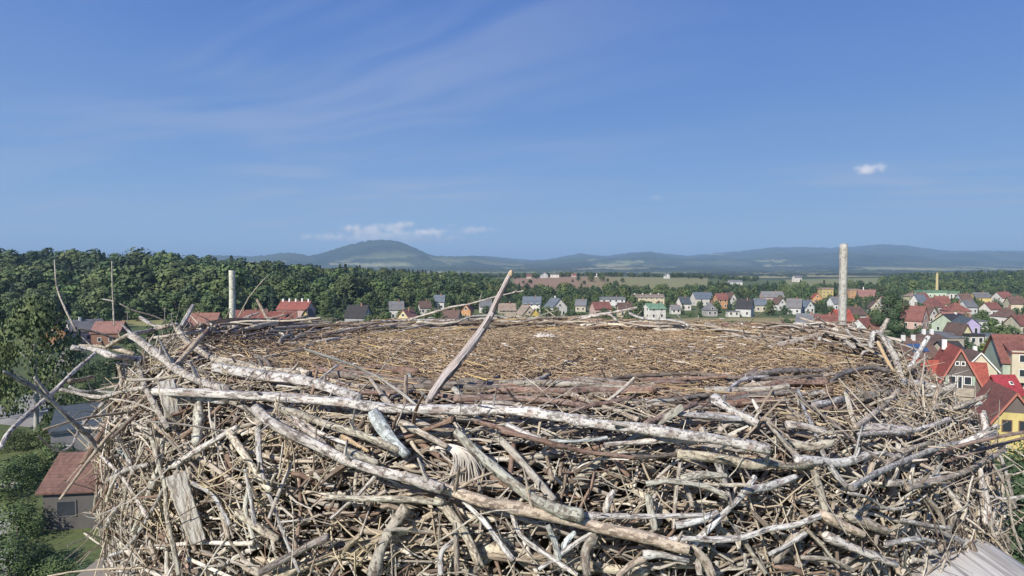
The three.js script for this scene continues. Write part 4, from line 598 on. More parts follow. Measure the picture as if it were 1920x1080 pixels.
// traced sticks: kind, width at start and end in photo pixels, points; optional depths in metres at both ends
const ST = `
b 20 26 290,733 480,742 640,754 720,765 860,768 960,770 1050,782 1120,795 1200,803 1280,815 1380,830 1442,842
b 26 24 405,690 480,703 560,712 620,728 672,748
b 18 16 247,628 300,668 338,697 375,715 428,731
g 15 12 330,610 342,632 370,655 412,677 475,688 560,700
b 12 13 134,652 175,656 212,668 264,674
g 9 11 150,649 200,651 250,664
b 9 7 0,840 15,813 60,770 100,735 140,695 178,663 @0.95,1.2
g 6 8 8,697 40,715 70,732 100,755 130,785 150,802 178,832 @0.9,1.02
b 7 8 65,708 95,745 120,775 145,800 182,842 @0.95,1.02
b 5 5 145,801 185,803 210,795 222,783
b 5 4 148,803 135,835 115,846 95,838 72,818 @1.0,0.9
b 6 7 155,797 185,765 205,745
g 7 7 200,651 245,627 287,619 318,610
b 7 9 112,730 140,736 175,744 207,741 237,732 272,727
b 6 6 130,725 150,733 190,735 226,737
g 8 7 130,715 150,712 172,708
g 9 14 257,672 267,710 282,745 300,777 317,806
y 18 13 430,812 462,858 506,920
b 12 5 484,800 487,865 500,915 515,955 535,1010 562,1074
b 12 12 326,873 360,850 397,829 444,801
y 8 10 281,805 297,870 310,915 312,960 325,1022 336,1078
b 6 7 190,855 225,890 250,925 277,972
b 8 6 306,918 275,975 250,1012 230,1032 204,1043
g 5 5 270,842 245,892 232,945 227,985 232,1035 240,1078
b 14 5 216,956 203,980 188,1004
y 9 12 305,822 300,870 250,1000
b 22 22 478,765 512,795 600,838 655,865 717,885 767,897 830,917
t 24 25 757,893 830,915 905,940 960,951 1035,967 1135,992 1222,1010 1290,1030
y 18 17 520,766 555,776 612,795 680,816 745,843
y 15 15 633,838 668,852 708,868
y 20 30 855,808 905,860 942,890 997,932 1047,957 1090,966
b 14 11 1082,966 1140,967 1210,968 1318,966
c 25 22 700,776 730,820 762,852
y 13 15 612,931 675,935 742,935 828,942
y 20 19 817,932 842,960 875,1005 898,1056
g 26 24 762,952 732,995 710,1042 700,1079
d 17 16 614,1008 567,1030 488,1074
b 7 8 620,972 667,932 709,888
g 10 11 854,980 857,1078
b 11 8 826,1076 828,1035 852,1012
b 10 12 868,940 910,980 935,1015 962,1050
b 13 15 1416,894 1385,935 1335,985 1288,1032
c 14 11 1048,1050 1040,1015 1026,984
c 12 10 1050,1040 1062,1015 1078,998
g 22 19 1100,1078 1097,1035 1117,1004
b 11 14 960,962 975,1002 1035,1047 1082,1078
y 22 24 1268,851 1310,855 1360,862 1410,870 1440,868
y 12 10 1210,907 1247,902 1297,907 1335,917 1362,932
y 15 13 1275,898 1310,890 1360,892
b 11 13 1252,1014 1285,1010 1350,1012 1397,1007 1440,993 1490,985 1537,967
t 22 20 1538,964 1576,983 1616,1001
y 13 17 1525,881 1537,915 1548,962
b 10 12 1530,816 1547,857 1565,887 1592,917
b 20 18 1490,862 1540,864 1580,867 1630,852
b 13 9 1594,916 1647,885 1702,862 1752,842 1802,830 1868,813
t 14 10 1700,916 1752,902 1802,887 1840,867 1884,843
b 6 6 1590,924 1625,932 1655,950 1670,955 1707,947 1737,928
y 11 9 1584,968 1632,948
g 20 20 1594,970 1627,982 1662,996
y 9 9 1663,998 1710,972 1722,958
b 19 16 1548,1005 1595,1025 1640,1042 1680,1058
y 7 6 1514,994 1545,1027 1572,1064
b 15 13 1692,722 1685,692 1677,667 1655,634 @1.42,1.5
b 10 9 1632,652 1640,622 1660,636 1674,668 @1.5,1.5
s 7 8 1646,641 1660,670 1677,702 @1.48,1.44
g 11 8 1648,628 1664,599 @1.5,1.55
b 10 8 1703,695 1722,662 1741,632 @1.42,1.46
g 8 7 1700,694 1717,685 1738,669 @1.4,1.44
d 9 10 1556,716 1580,700 1610,692 1640,690 1667,697
t 11 14 1408,662 1440,652 1490,640 1540,627 1602,611 @1.62,1.85
g 7 9 1430,674 1482,665 1520,655 1538,634 @1.6,1.72
d 8 10 1588,686 1627,659 @1.55,1.62
b 17 17 1473,797 1510,800 1546,811
t 14 11 1604,801 1630,782 1657,760 1684,733
g 14 13 1678,741 1740,742 1772,732 1787,724 @1.22,1.24
t 8 10 1762,723 1752,750 1750,787 @1.16,1.12
b 11 10 1610,815 1652,812 1702,810 1740,800 1780,786
d 5 5 1493,736 1515,760 1545,780 1580,807 1620,842 1662,868
b 6 8 1497,732 1507,765 1523,797
g 20 20 1613,746 1640,740 1668,739
b 15 15 1525,761 1552,755 1578,749
b 11 13 1690,716 1727,720 1754,729
d 9 8 960,737 1035,720 1072,717 1135,712 1197,705 1285,701 1335,704 1397,710
r 16 14 852,748 960,747 1010,750 1060,755 1097,761
t 8 9 1074,741 1110,755 1160,772 1198,788
r 11 9 1069,773 1110,760 1140,755 1182,746
r 13 12 1208,796 1235,785 1272,770 1306,757
b 13 14 1274,777 1322,781 1387,786
b 21 18 1338,747 1372,770 1424,796
b 8 7 1356,748 1372,725 1397,711 1440,706
b 6 5 1397,711 1420,720 1442,733
s 4 5 1174,737 1235,735 1285,731 1342,729
r 12 11 1124,722 1174,722
g 11 10 1208,722 1260,717 1312,712
b 12 9 950,796 985,812 1014,823
r 13 10 940,808 997,822 1047,835 1097,847 1160,855 1188,858
c 6 8 1028,827 1085,827 1138,821
b 10 11 1133,833 1185,830 1247,826 1300,829
d 10 11 1185,857 1230,856 1272,852
g 5 5 398,613 480,610 560,611 622,608
b 8 9 698,603 762,602 812,602 880,603
g 6 6 630,606 672,604
b 5 2 766,600 825,582 850,575 880,570 930,556 982,545 @2.45,2.3
b 5 5 798,618 845,610 880,595 917,592 942,595 968,606
g 5 5 878,618 917,615 967,607 1010,597 1067,595 1107,592
b 6 6 1003,606 1080,605 1130,606 1180,610 1232,618
b 4 5 1085,596 1115,590 1155,585 1194,577 @2.4,2.45
b 5 5 1090,598 1142,590 1156,601 @2.35,2.35
b 5 6 1180,587 1205,597 1255,600 1280,605 1292,612 @2.35,2.2
t 10 9 1324,607 1365,624 1407,637 1422,642 @2.2,1.9
s 5 5 1079,615 1166,615
s 6 4 494,671 573,653
s 3 3 754,637 796,646
d 3 3 1179,661 1197,652 1235,650 1285,656 1335,666 1385,672 1437,675
r 12 15 619,684 642,692 680,692 730,692 782,697
d 9 8 674,726 730,725 806,725
r 9 9 676,737 730,736 752,735
d 8 8 734,746 782,729
g 7 7 766,700 775,720 801,748
t 9 10 889,751 918,720
d 6 7 888,727 936,706
g 9 8 962,735 997,717 1031,702
d 9 9 988,741 1031,721
d 7 7 478,666 500,677 507,690 528,697
b 7 7 262,595 295,612 323,610 @1.62,1.6
b 8 7 340,612 362,572 @1.62,1.66
t 6 6 508,608 497,590 482,562 @2.05,2.1
g 4 2 143,621 125,585 107,540 102,487 @1.5,1.55
g 3 2 214,610 211,545 210,490 @1.55,1.6
g 3 3 312,603 287,592 250,582 224,569 @1.6,1.55
d 4 4 149,616 187,625 217,636 @1.45,1.5
b 3 3 193,561 214,565 @1.6,1.6
b 12 11 1753,845 1790,838 1870,800 @0.98,1.0
r 6 7 1690,868 1752,850 1830,828 1930,808 @0.92,0.95
r 7 6 1770,865 1860,838 1925,820 @0.95,0.98
b 10 9 1848,985 1842,930 1838,880
b 9 7 1868,1030 1855,965 1846,905
b 7 6 1876,856 1890,900 1905,955 @1.05,1.05
g 5 5 1862,870 1888,920 1900,990 1915,1030 @1.0,0.98
b 5 5 1852,930 1880,935 1920,930 @1.0,1.0
b 18 17 1605,805 1640,802 1706,806
g 13 12 1640,795 1700,778 1768,760 @1.05,1.12
b 10 9 1700,760 1770,768 1838,756 @1.12,1.16
b 12 9 1843,778 1846,800 1843,830 @1.1,1.06
b 10 8 1846,825 1848,795 1845,772 @1.1,1.14
g 8 7 1790,765 1850,742 @1.12,1.18
g 9 9 1660,870 1700,845 1760,826
b 14 12 520,757 545,778 570,802
b 9 8 540,775 600,812 650,832
s 8 7 640,818 662,830 690,846
t 13 11 780,790 815,803 850,805
g 14 12 752,792 790,812 838,838
r 10 9 890,790 930,800 985,815
b 9 9 520,790 562,800 610,832
b 10 10 905,755 960,757 985,766
b 7 7 460,880 470,930 478,985
y 16 14 445,960 478,985 520,1010
g 11 9 400,740 470,772 490,800
b 18 16 330,745 385,748 425,752
y 20 18 372,758 372,800 368,830
y 14 12 355,880 352,925 356,980
b 10 9 205,900 240,880 280,872
b 9 9 220,820 238,850 250,890
g 9 8 235,780 260,800 290,812
y 10 8 185,850 215,808 232,795
g 8 7 222,680 228,715 226,745
b 7 6 235,672 234,700 215,735
b 8 7 360,905 400,930 430,985
y 11 10 470,905 460,950 475,1010
b 8 8 1150,985 1110,1000 1010,1068
y 16 15 1215,930 1222,965 1228,992
b 13 12 1135,958 1145,930 1152,920
g 8 7 1275,868 1268,920 1262,990
b 12 11 1340,860 1360,905 1372,950
b 15 13 1265,985 1310,975 1345,960
y 9 8 1380,990 1405,1030 1435,1075
b 12 10 1312,1078 1308,1040 1318,1018
g 18 17 1335,1080 1322,1050 1295,1025
t 16 14 1160,1080 1185,1058 1210,1048
b 16 15 1205,1040 1240,1040 1290,1050
b 17 16 1395,920 1440,912 1490,895
y 18 16 1480,830 1520,838 1560,830
y 16 14 1440,870 1480,875 1520,868
g 12 11 1440,790 1480,840 1500,860
b 15 14 1660,905 1700,905 1760,895
b 10 9 1610,860 1650,850 1690,858
g 8 7 1600,1070 1560,1050 1500,1045
b 9 8 1440,1040 1480,1020 1510,1000
t 18 15 1455,1050 1475,1025 1495,1000
b 9 8 1690,975 1740,985 1780,990
b 10 9 1730,985 1770,1000 1805,1015
g 8 8 1730,925 1760,960 1770,985
b 9 9 1660,1020 1720,1010 1750,1015`;
const SR = rng(77), gauss = r => (r() + r() + r() + r() - 2) * 0.9;
function addBranch(geo, mat, label) { const m = part('branch', toNest(geo), mat, nest); if (label) m.userData.label = label; branches++; return m; }
let order = 0;
const tintOf = r => { const k = 0.82 + 0.36 * r(), w = (r() - 0.5) * 0.1; return [k * (1 + w), k, k * (1 - w)]; };
const NAMED = { 0: 'long bleached branch lying across the near rim', 1: 'thick pale branch with a torn end on the left rim', 27: 'smooth tan branch running diagonally down the front', 30: 'stout lichen-covered branch slanting across the middle', 36: 'dark brown stick end at the bottom' };
for (const line of ST.trim().split('\n')) {
  const [body, dep] = line.split(' @'), f = body.split(' '), kind = f[0], w0 = +f[1] * (+f[1] > 9 ? 0.88 : 1), w1 = +f[2] * (+f[2] > 9 ? 0.88 : 1), px = f.slice(3).map(s => s.split(',').map(Number));
  // the stick's own course: its distance changes evenly from end to end, resting on what lies below it
  const ts = [0]; for (let i = 1; i < px.length; i++) ts.push(ts[i - 1] + Math.hypot(px[i][0] - px[i - 1][0], px[i][1] - px[i - 1][1])); const tl = ts[ts.length - 1];
  let d0, d1, bowed = [];
  if (dep) { [d0, d1] = dep.split(',').map(Number); bowed = px.map((p, i) => lerp(d0, d1, ts[i] / tl)); }
  else {
    const hit = px.map(p => nestHit(...p, (w0 + w1) / 4 / F * nestHit(...p) * 0.8 + 0.003)); let sx = 0, sy = 0, sxx = 0, sxy = 0; const n = px.length;
    hit.forEach((h, i) => { const t = ts[i] / tl; sx += t; sy += h; sxx += t * t; sxy += t * h; });
    const den = n * sxx - sx * sx, k = Math.abs(den) < 1e-9 ? 0 : (n * sxy - sx * sy) / den, c = (sy - k * sx) / n;
    let over = 0; hit.forEach((h, i) => { over = Math.max(over, (c + k * ts[i] / tl) - h); });
    const rr = (w0 + w1) / 4 / F * c, lift = (px[0][1] > 700 ? 0.013 : 0.006) + 0.010 * SR() + (tl > 250 ? 0.010 : 0);
    bowed = hit.map((h, i) => { const lin = c + k * ts[i] / tl - over * 0.5; return Math.min(lerp(h, lin, 0.6), h + 0.01) - lift; });
  }
  const pts = px.map((p, i) => at(p[0], p[1], bowed[i])), r0 = w0 / 2 / F * bowed[0], r1 = w1 / 2 / F * bowed[bowed.length - 1];
  const b = bag(), len = pts.reduce((a, p, i) => i ? a + p.distanceTo(pts[i - 1]) : 0, 0);
  stickInto(b, pts, r0, r1, { sides: 9, seg: clamp(Math.round(len / 0.012), 6, 60), rand: SR, knot: 0.17, flat: 0.86 + 0.14 * SR(), patchy: 1, color: tintOf(SR) });
  // snapped side shoots
  if (r0 > 0.0028 && len > 0.12) for (let s = 0, m = Math.floor(SR() * 4.4 + len * 2); s < m; s++) { const i = 1 + Math.floor(SR() * (pts.length - 1)), p = pts[i - 1].clone().lerp(pts[i], SR()), q = p.clone().add(new THREE.Vector3((SR() - 0.5), 0.1 + SR() * 0.8, SR() * 0.8).normalize().multiplyScalar(0.008 + 0.045 * SR() * SR() + r0)); stickInto(b, [p, q], r0 * (0.2 + 0.3 * SR()), r0 * 0.16, { sides: 5, seg: 2, rand: SR, color: tintOf(SR) }); }
  addBranch(bagGeom(b, true), BARK[kind], NAMED[order]); order++;
}
// body of the nest under the sticks: matted earth, leaf mould and rotten wood
const mouldTex = dataTex(512, 512, (x, y) => { const a = fbm(x * 18, y * 18, 401, 4, 18, 18), b = fbm(x * 70, y * 70, 411, 2, 70, 70); const c = mix3([0.035, 0.026, 0.018], [0.135, 0.098, 0.062], clamp(a * 1.7 - 0.5 + (b - 0.5) * 0.8, 0, 1)); return c; });
{
  const prof = [[0.001, -0.222], [0.3, -0.223], [0.55, -0.225], [0.75, -0.225], [0.84, -0.225], [0.90, -0.240], [0.945, -0.275], [0.968, -0.33], [0.98, -0.40], [0.97, -0.55], [0.93, -0.72], [0.8, -0.79], [0.001, -0.79]];
  const g = new THREE.LatheGeometry(prof.map(p => new THREE.Vector2(p[0], p[1] + 0.8)), 160), p = g.attributes.position;
  for (let i = 0; i < p.count; i++) { const x = p.getX(i), z = p.getZ(i), r = Math.hypot(x, z), th = Math.atan2(z, x); const k = 1 + 0.02 * (fbm(th * 8 + 9, p.getY(i) * 12, 66, 3, 0) - 0.5) * (r > 0.8 && Math.abs(Math.abs(th) - Math.PI) > 0.05 ? 1 : 0); p.setX(i, x * k); p.setZ(i, z * k); if (p.getY(i) > 0.3) p.setY(i, p.getY(i) + sideLift(r, th) * 0.9); }
  g.computeVertexNormals(); const m = std([1, 1, 1], { map: mouldTex.clone(), bumpMap: barkBump, bumpScale: 0.004, roughness: 1 }); m.map.repeat.set(14, 6); m.map.needsUpdate = true;
  part('nest_core', g, m, nest);
  // trampled lining of the hollow
  const rings = 40, secs = 120, pos = [], uv = [], idx = [];
  for (let j = 0; j <= rings; j++) for (let i = 0; i < secs; i++) { const r = 0.84 * Math.pow(j / rings, 0.8), th = i / secs * 2 * Math.PI, x = r * Math.cos(th), z = r * Math.sin(th); pos.push(x, topAt(r, th) - EYE.y + 0.8 - 0.006 + 0.010 * (fbm(x * 16, z * 16, 88, 3) - 0.5), z); uv.push(x * 3, z * 3); }
  for (let j = 0; j < rings; j++) for (let i = 0; i < secs; i++) { const a = j * secs + i, b = j * secs + (i + 1) % secs; idx.push(a, b, a + secs, b, b + secs, a + secs); }
  const lm = std([1, 1, 1], { roughness: 1, bumpMap: barkBump, bumpScale: 0.004, map: dataTex(512, 512, (x, y) => { const a = fbm(x * 30, y * 30, 421, 4, 30, 30), b = fbm(x * 110, y * 110, 431, 2, 110, 110); return mix3([0.10, 0.07, 0.046], [0.34, 0.245, 0.16], clamp(a * 1.6 - 0.45 + (b - 0.5), 0, 1)); }) });
  part('lining', geom(pos, uv, null, idx), lm, nest);
}
{
  // strands of dry grass, bark shreds and chips in the hollow
  const r = rng(505), b = bag(), tones = [[0.42, 0.315, 0.205], [0.34, 0.245, 0.155], [0.20, 0.14, 0.092], [0.50, 0.39, 0.26], [0.36, 0.25, 0.165], [0.28, 0.21, 0.15], [0.46, 0.345, 0.22]];
  for (let i = 0; i < 38000; i++) {
    const rr = 0.84 * Math.sqrt(r()), th = r() * 2 * Math.PI, x = NC.x + rr * Math.cos(th), z = NC.z + rr * Math.sin(th), y = topAt(rr, th) + 0.012 * (r() * r()) - 0.002, a = r() * Math.PI * 2 , L = 0.009 + 0.034 * r() * r() + (r() < 0.02 ? 0.05 : 0), w = 0.0005 + 0.0010 * r(), up = (r() - 0.42) * 0.3;
    let c = tones[Math.floor(r() * tones.length)]; if (r() < 0.03) c = [0.52, 0.39, 0.20]; else if (r() < 0.02) c = [0.62, 0.56, 0.46];
    const k = 0.8 + 0.45 * r(), cc = [c[0] * k, c[1] * k, c[2] * k], dx = Math.cos(a), dz = Math.sin(a), base = b.pos.length / 3;
    for (const t of [-0.5, 0.1, 0.5]) for (const s of [0, 1, 2]) { const q = s * 2.094, yy = y + up * L * t + (t === 0.1 ? 0.12 * L : 0); b.pos.push(x + dx * L * t - dz * w * Math.cos(q), yy + w * Math.sin(q), z + dz * L * t + dx * w * Math.cos(q)); b.col.push(...cc); }
    for (let g = 0; g < 2; g++) for (let s = 0; s < 3; s++) { const p0 = base + g * 3 + s, p1 = base + g * 3 + (s + 1) % 3; b.idx.push(p0, p1, p0 + 3, p1, p1 + 3, p0 + 3); }
  }
  const m = part('lining_strands', toNest(geom(b.pos, null, b.col, b.idx)), new THREE.MeshStandardMaterial({ vertexColors: true, roughness: 1 }), nest); m.userData.kind = 'stuff';
  const wb = bag();
  for (let i = 0; i < 260; i++) { const q = r(), cu = q < 0.55 ? 1022 : lerp(560, 1400, r()), cv = q < 0.55 ? 634 : lerp(612, 690, r()), dd = nestHit(cu + gauss(r) * 22, cv + gauss(r) * 3), p = at(cu + gauss(r) * 22, cv + gauss(r) * 3, dd), th = Math.atan2(p.z - NC.z, p.x - NC.x), rr = Math.hypot(p.z - NC.z, p.x - NC.x); p.y = topAt(Math.min(rr, 0.95), th) + 0.008; const e = p.clone().add(new THREE.Vector3(gauss(r) * 0.014, 0.003 * r(), gauss(r) * 0.014)), m = 0.8 + 0.3 * r(); stickInto(wb, [p, e], 0.0016 * m, 0.001, { sides: 4, seg: 1, rand: r, color: [0.64 * m, 0.59 * m, 0.52 * m], knot: 0.1 }); }
  const m3 = part('pale_scraps', toNest(bagGeom(wb, true)), new THREE.MeshStandardMaterial({ vertexColors: true, roughness: 0.9 }), nest); m3.userData.kind = 'stuff';
  // longer straws, laid mostly along the near and right side of the hollow
  const sb = bag();
  for (let i = 0; i < 150; i++) { const rr = 0.35 + 0.5 * Math.sqrt(r()), th = r() * 6.283, x = NC.x + rr * Math.cos(th), z = NC.z + rr * Math.sin(th), y = topAt(rr, th) + 0.008 + 0.01 * r(), a = th + Math.PI / 2 + (r() - 0.5) * 1.1, L = 0.05 + 0.11 * r(); const c = r() < 0.4 ? [0.55, 0.40, 0.18] : [0.38, 0.27, 0.15]; const V = t => new THREE.Vector3(x + Math.cos(a) * L * t, y + 0.006 * Math.sin(t * 5), z + Math.sin(a) * L * t); stickInto(sb, [V(-0.5), V(0), V(0.5)], 0.0010 + 0.0008 * r(), 0.0008, { sides: 4, seg: 4, rand: r, color: c, knot: 0.05 }); }
  const m2 = part('straw', toNest(bagGeom(sb, true)), new THREE.MeshStandardMaterial({ vertexColors: true, roughness: 0.8 }), nest); m2.userData.kind = 'stuff';
}
// sticks woven round the rim and the wall
const RIMS = []; { const rs = [0.66, 0.72, 0.80, 0.88, 0.94, 0.98, 1.01, 1.035, 1.05, 1.055, 1.05, 1.02], ys = [null, null, null, null, null, null, null, null, -0.36, -0.44, -0.54, -0.66]; let s = 0; rs.forEach((r, i) => { const y = ys[i] ?? interp(PR, PH, r); if (i) s += Math.hypot(r - RIMS[i - 1].r, y - RIMS[i - 1].y); RIMS.push({ r, y, s }); }); }
function onWall(s, th) {
  let i = 1; while (i < RIMS.length - 1 && RIMS[i].s < s) i++; const a = RIMS[i - 1], b = RIMS[i], t = clamp((s - a.s) / (b.s - a.s), 0, 1), r = lerp(a.r, b.r, t), y = lerp(a.y, b.y, t), dl = Math.hypot(b.r - a.r, b.y - a.y), dr = (b.r - a.r) / dl, dy = (b.y - a.y) / dl;
  const c = Math.cos(th), sn = Math.sin(th);
  return { p: new THREE.Vector3(NC.x + r * c, EYE.y + y + sideLift(Math.min(r, 1), th) * (r > 1.04 ? Math.exp((y + 0.36) * 6) : 1), NC.z + r * sn), n: new THREE.Vector3(-dy * c, dr, -dy * sn), down: new THREE.Vector3(dr * c, dy, dr * sn), along: new THREE.Vector3(-sn, 0, c), r };
}
const SMAX = RIMS[RIMS.length - 1].s;
// tones of old wood: most bleached by sun, some still brown
const WOODS = [[0.66, 0.61, 0.54], [0.58, 0.51, 0.43], [0.76, 0.72, 0.66], [0.45, 0.38, 0.31], [0.35, 0.285, 0.23], [0.60, 0.52, 0.41], [0.54, 0.50, 0.45], [0.24, 0.19, 0.155], [0.33, 0.23, 0.18], [0.68, 0.62, 0.51], [0.60, 0.57, 0.52], [0.50, 0.45, 0.40], [0.72, 0.67, 0.59]];
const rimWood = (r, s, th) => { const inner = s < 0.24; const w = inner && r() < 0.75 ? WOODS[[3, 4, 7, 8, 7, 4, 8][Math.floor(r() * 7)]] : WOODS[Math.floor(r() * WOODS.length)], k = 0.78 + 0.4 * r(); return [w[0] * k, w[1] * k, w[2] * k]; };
function wallStick(r, o) {
  const th = o.back ? -Math.PI / 2 + (r() - 0.5) * 3.3 : o.th ?? (r() < 0.78 ? Math.PI / 2 + (r() - 0.5) * 3.9 : r() * 6.283), back = Math.sin(th) < -0.35;
  let s = o.s0 + (o.s1 - o.s0) * Math.pow(r(), o.pow ?? 1); if (back) s = Math.min(s, 0.34 * r() + 0.04);
  const w = onWall(s, th), a = r() < o.wild * (s < 0.24 ? 0.12 : 1) ? r() * Math.PI * 2 : gauss(r) * (s < 0.24 ? 0.4 : 0.55) + (r() < 0.5 ? 0 : Math.PI), poke = r() < o.poke * (s < 0.24 ? 0.05 : 1);
  const dir = w.along.clone().multiplyScalar(Math.cos(a)).addScaledVector(w.down, Math.sin(a)).addScaledVector(w.n, poke ? 0.3 + 0.6 * r() : gauss(r) * 0.06).normalize();
  const L = o.l0 + (o.l1 - o.l0) * r() * r(), c = w.p.clone().addScaledVector(w.n, o.n0 + (o.n1 - o.n0) * r());
  const wrap = 0.75 * L * L / 8 / Math.max(0.5, w.r) * Math.abs(Math.cos(a)) * (s > 0.2 ? 1 : 0.2);
  if (poke) c.addScaledVector(dir, L * 0.12);
  const P = t => c.clone().addScaledVector(dir, L * t).addScaledVector(w.n, poke ? 0 : -wrap * (4 * t * t) + (r() - 0.5) * L * 0.02).addScaledVector(w.down, (r() - 0.5) * L * o.crook);
  return { pts: [P(-0.5), P(-0.18), P(0.2), P(0.5)], L, s, th };
}
{
  const r = rng(909);
  // larger ones, each a part of its own
  const kinds = ['b', 'y', 'g', 'b', 'y', 't', 'g', 'd', 'r', 'c', 'b'];
  // long brown sticks laid along the inner side of the near rim
  for (let i = 0; i < 46; i++) {
    const k = wallStick(r, { s0: -0.02, s1: 0.22, wild: 0.05, poke: 0, l0: 0.16, l1: 0.55, n0: -0.004, n1: 0.012, crook: 0.05, th: Math.PI / 2 + (r() - 0.5) * 1.5 }), rad = 0.0032 + 0.0048 * r();
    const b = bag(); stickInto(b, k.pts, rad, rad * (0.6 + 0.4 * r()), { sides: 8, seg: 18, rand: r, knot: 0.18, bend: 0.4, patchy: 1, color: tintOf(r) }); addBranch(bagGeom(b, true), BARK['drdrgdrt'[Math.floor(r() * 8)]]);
  }
  while (branches < 298) {
    const k = wallStick(r, { s0: 0.05, s1: 0.66, wild: 0.25, poke: 0.02, l0: 0.12, l1: 0.46, n0: -0.020, n1: -0.002, crook: 0.05, th: branches < 285 ? Math.PI / 2 + (r() - 0.5) * 3.0 : undefined }), rad = 0.0036 + 0.0055 * r() * r();
    const b = bag(); stickInto(b, k.pts, rad, rad * (0.55 + 0.4 * r()), { sides: 8, seg: clamp(Math.round(k.L / 0.02), 6, 22), rand: r, knot: 0.2, bend: 0.4, patchy: 1, color: tintOf(r) });
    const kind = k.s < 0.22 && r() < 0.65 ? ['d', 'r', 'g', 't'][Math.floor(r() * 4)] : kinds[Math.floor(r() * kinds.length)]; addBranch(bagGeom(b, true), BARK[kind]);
  }
  // the mass of thinner twigs, stubs and stalks
  const b = bag(), put = (n, o, r0, r1, sides, seg, knot, forks) => { for (let i = 0; i < n; i++) {
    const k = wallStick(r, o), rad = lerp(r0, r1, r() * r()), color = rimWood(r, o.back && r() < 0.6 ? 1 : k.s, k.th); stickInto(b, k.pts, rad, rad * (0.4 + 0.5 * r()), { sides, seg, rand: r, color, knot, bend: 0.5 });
    for (let q = 0, m = k.s < 0.26 ? 0 : Math.floor(r() * 2 * forks + 0.3 * forks); q < m; q++) { const t = 0.25 + 0.6 * r(), p = k.pts[1].clone().lerp(k.pts[2], t), dir = k.pts[3].clone().sub(k.pts[0]).normalize().multiplyScalar(0.8), sd = new THREE.Vector3(r() - 0.5, r() - 0.35, r() - 0.3).normalize(), L = k.L * (0.15 + 0.3 * r()); dir.addScaledVector(sd, 0.7).normalize(); const e = p.clone().addScaledVector(dir, L); stickInto(b, [p, p.clone().lerp(e, 0.5).addScaledVector(sd, L * 0.06), e], rad * 0.55, rad * 0.3, { sides: 5, seg: 4, rand: r, color, knot: 0.2 }); }
  } };
  put(1100, { s0: 0.03, s1: SMAX * 0.95, wild: 0.3, poke: 0.03, l0: 0.12, l1: 0.46, n0: -0.055, n1: -0.004, crook: 0.07 }, 0.0026, 0.0068, 7, 9, 0.24, 1.2);
  put(420, { s0: 0.15, s1: 0.32, wild: 0.25, poke: 0, l0: 0.14, l1: 0.6, n0: -0.006, n1: 0.030, crook: 0.06, back: 1 }, 0.0028, 0.0085, 7, 9, 0.2, 0.6);
  put(3000, { s0: 0.06, s1: SMAX * 0.95, wild: 0.42, poke: 0.09, l0: 0.06, l1: 0.32, n0: -0.050, n1: 0.004, crook: 0.10 }, 0.0012, 0.0040, 6, 7, 0.25, 0.7);
  put(3800, { s0: 0.16, s1: SMAX * 0.95, wild: 0.7, poke: 0.5, l0: 0.02, l1: 0.09, n0: -0.040, n1: 0.010, crook: 0.16 }, 0.0014, 0.0048, 6, 4, 0.35, 0);
  // loose sticks lying in from the right and left rims
  for (let i = 0; i < 360; i++) {
    const th = (i % 3 ? -0.12 + gauss(r) * 0.30 : Math.PI + gauss(r) * 0.25), rr = 0.92 - 0.42 * r() * r(), a = th + Math.PI / 2 + gauss(r) * 0.7, L = 0.05 + 0.28 * r() * r(), c = new THREE.Vector3(NC.x + rr * Math.cos(th), topAt(rr, th) + 0.003 + 0.022 * r() * smooth(0.5, 0.9, rr), NC.z + rr * Math.sin(th)), e = new THREE.Vector3(Math.cos(a), gauss(r) * 0.08, Math.sin(a)), rad = 0.0012 + 0.0042 * r() * r();
    stickInto(b, [c.clone().addScaledVector(e, -L / 2), c.clone().add(new THREE.Vector3(0, 0.004 * r(), 0)), c.clone().addScaledVector(e, L / 2)], rad, rad * 0.7, { sides: 6, seg: 6, rand: r, color: rimWood(r, r() < 0.5 ? 1 : 0, th), knot: 0.2, bend: 0.5 });
  }
  put(1000, { s0: 0.10, s1: SMAX * 0.9, wild: 0.8, poke: 0.5, l0: 0.06, l1: 0.26, n0: -0.010, n1: 0.014, crook: 0.2 }, 0.0008, 0.0019, 5, 6, 0.2, 0.6);
  put(3600, { s0: 0.18, s1: SMAX * 0.9, wild: 0.5, poke: 0.12, l0: 0.05, l1: 0.24, n0: -0.026, n1: 0.003, crook: 0.16 }, 0.0007, 0.0018, 4, 5, 0.2, 0.25);
  const m = part('twig_mass', toNest(bagGeom(b, true)), twigMat, nest); m.userData.kind = 'stuff';
  // dry stalks and rootlets in tufts
  const g = bag();
  for (let c = 0; c < 90; c++) { const th = Math.PI / 2 + (r() - 0.5) * 3.4, s = 0.06 + 0.5 * r(), tone = r() < 0.4 ? [0.48, 0.40, 0.27] : [0.40, 0.33, 0.24], n = 4 + Math.floor(r() * 16); for (let i = 0; i < n; i++) { const k = wallStick(r, { s0: s, s1: s + 0.05, th: th + (r() - 0.5) * 0.07, wild: 0.8, poke: 0.35, l0: 0.04, l1: 0.17, n0: -0.01, n1: 0.014, crook: 0.3 }), q = 0.75 + 0.5 * r(); stickInto(g, k.pts, 0.0009 + 0.0006 * r(), 0.0006, { sides: 4, seg: 5, rand: r, color: [tone[0] * q, tone[1] * q, tone[2] * q], knot: 0.05 }); } }
  const m2 = part('dry_stalks', toNest(bagGeom(g, true)), new THREE.MeshStandardMaterial({ vertexColors: true, roughness: 0.9 }), nest); m2.userData.kind = 'stuff';
}
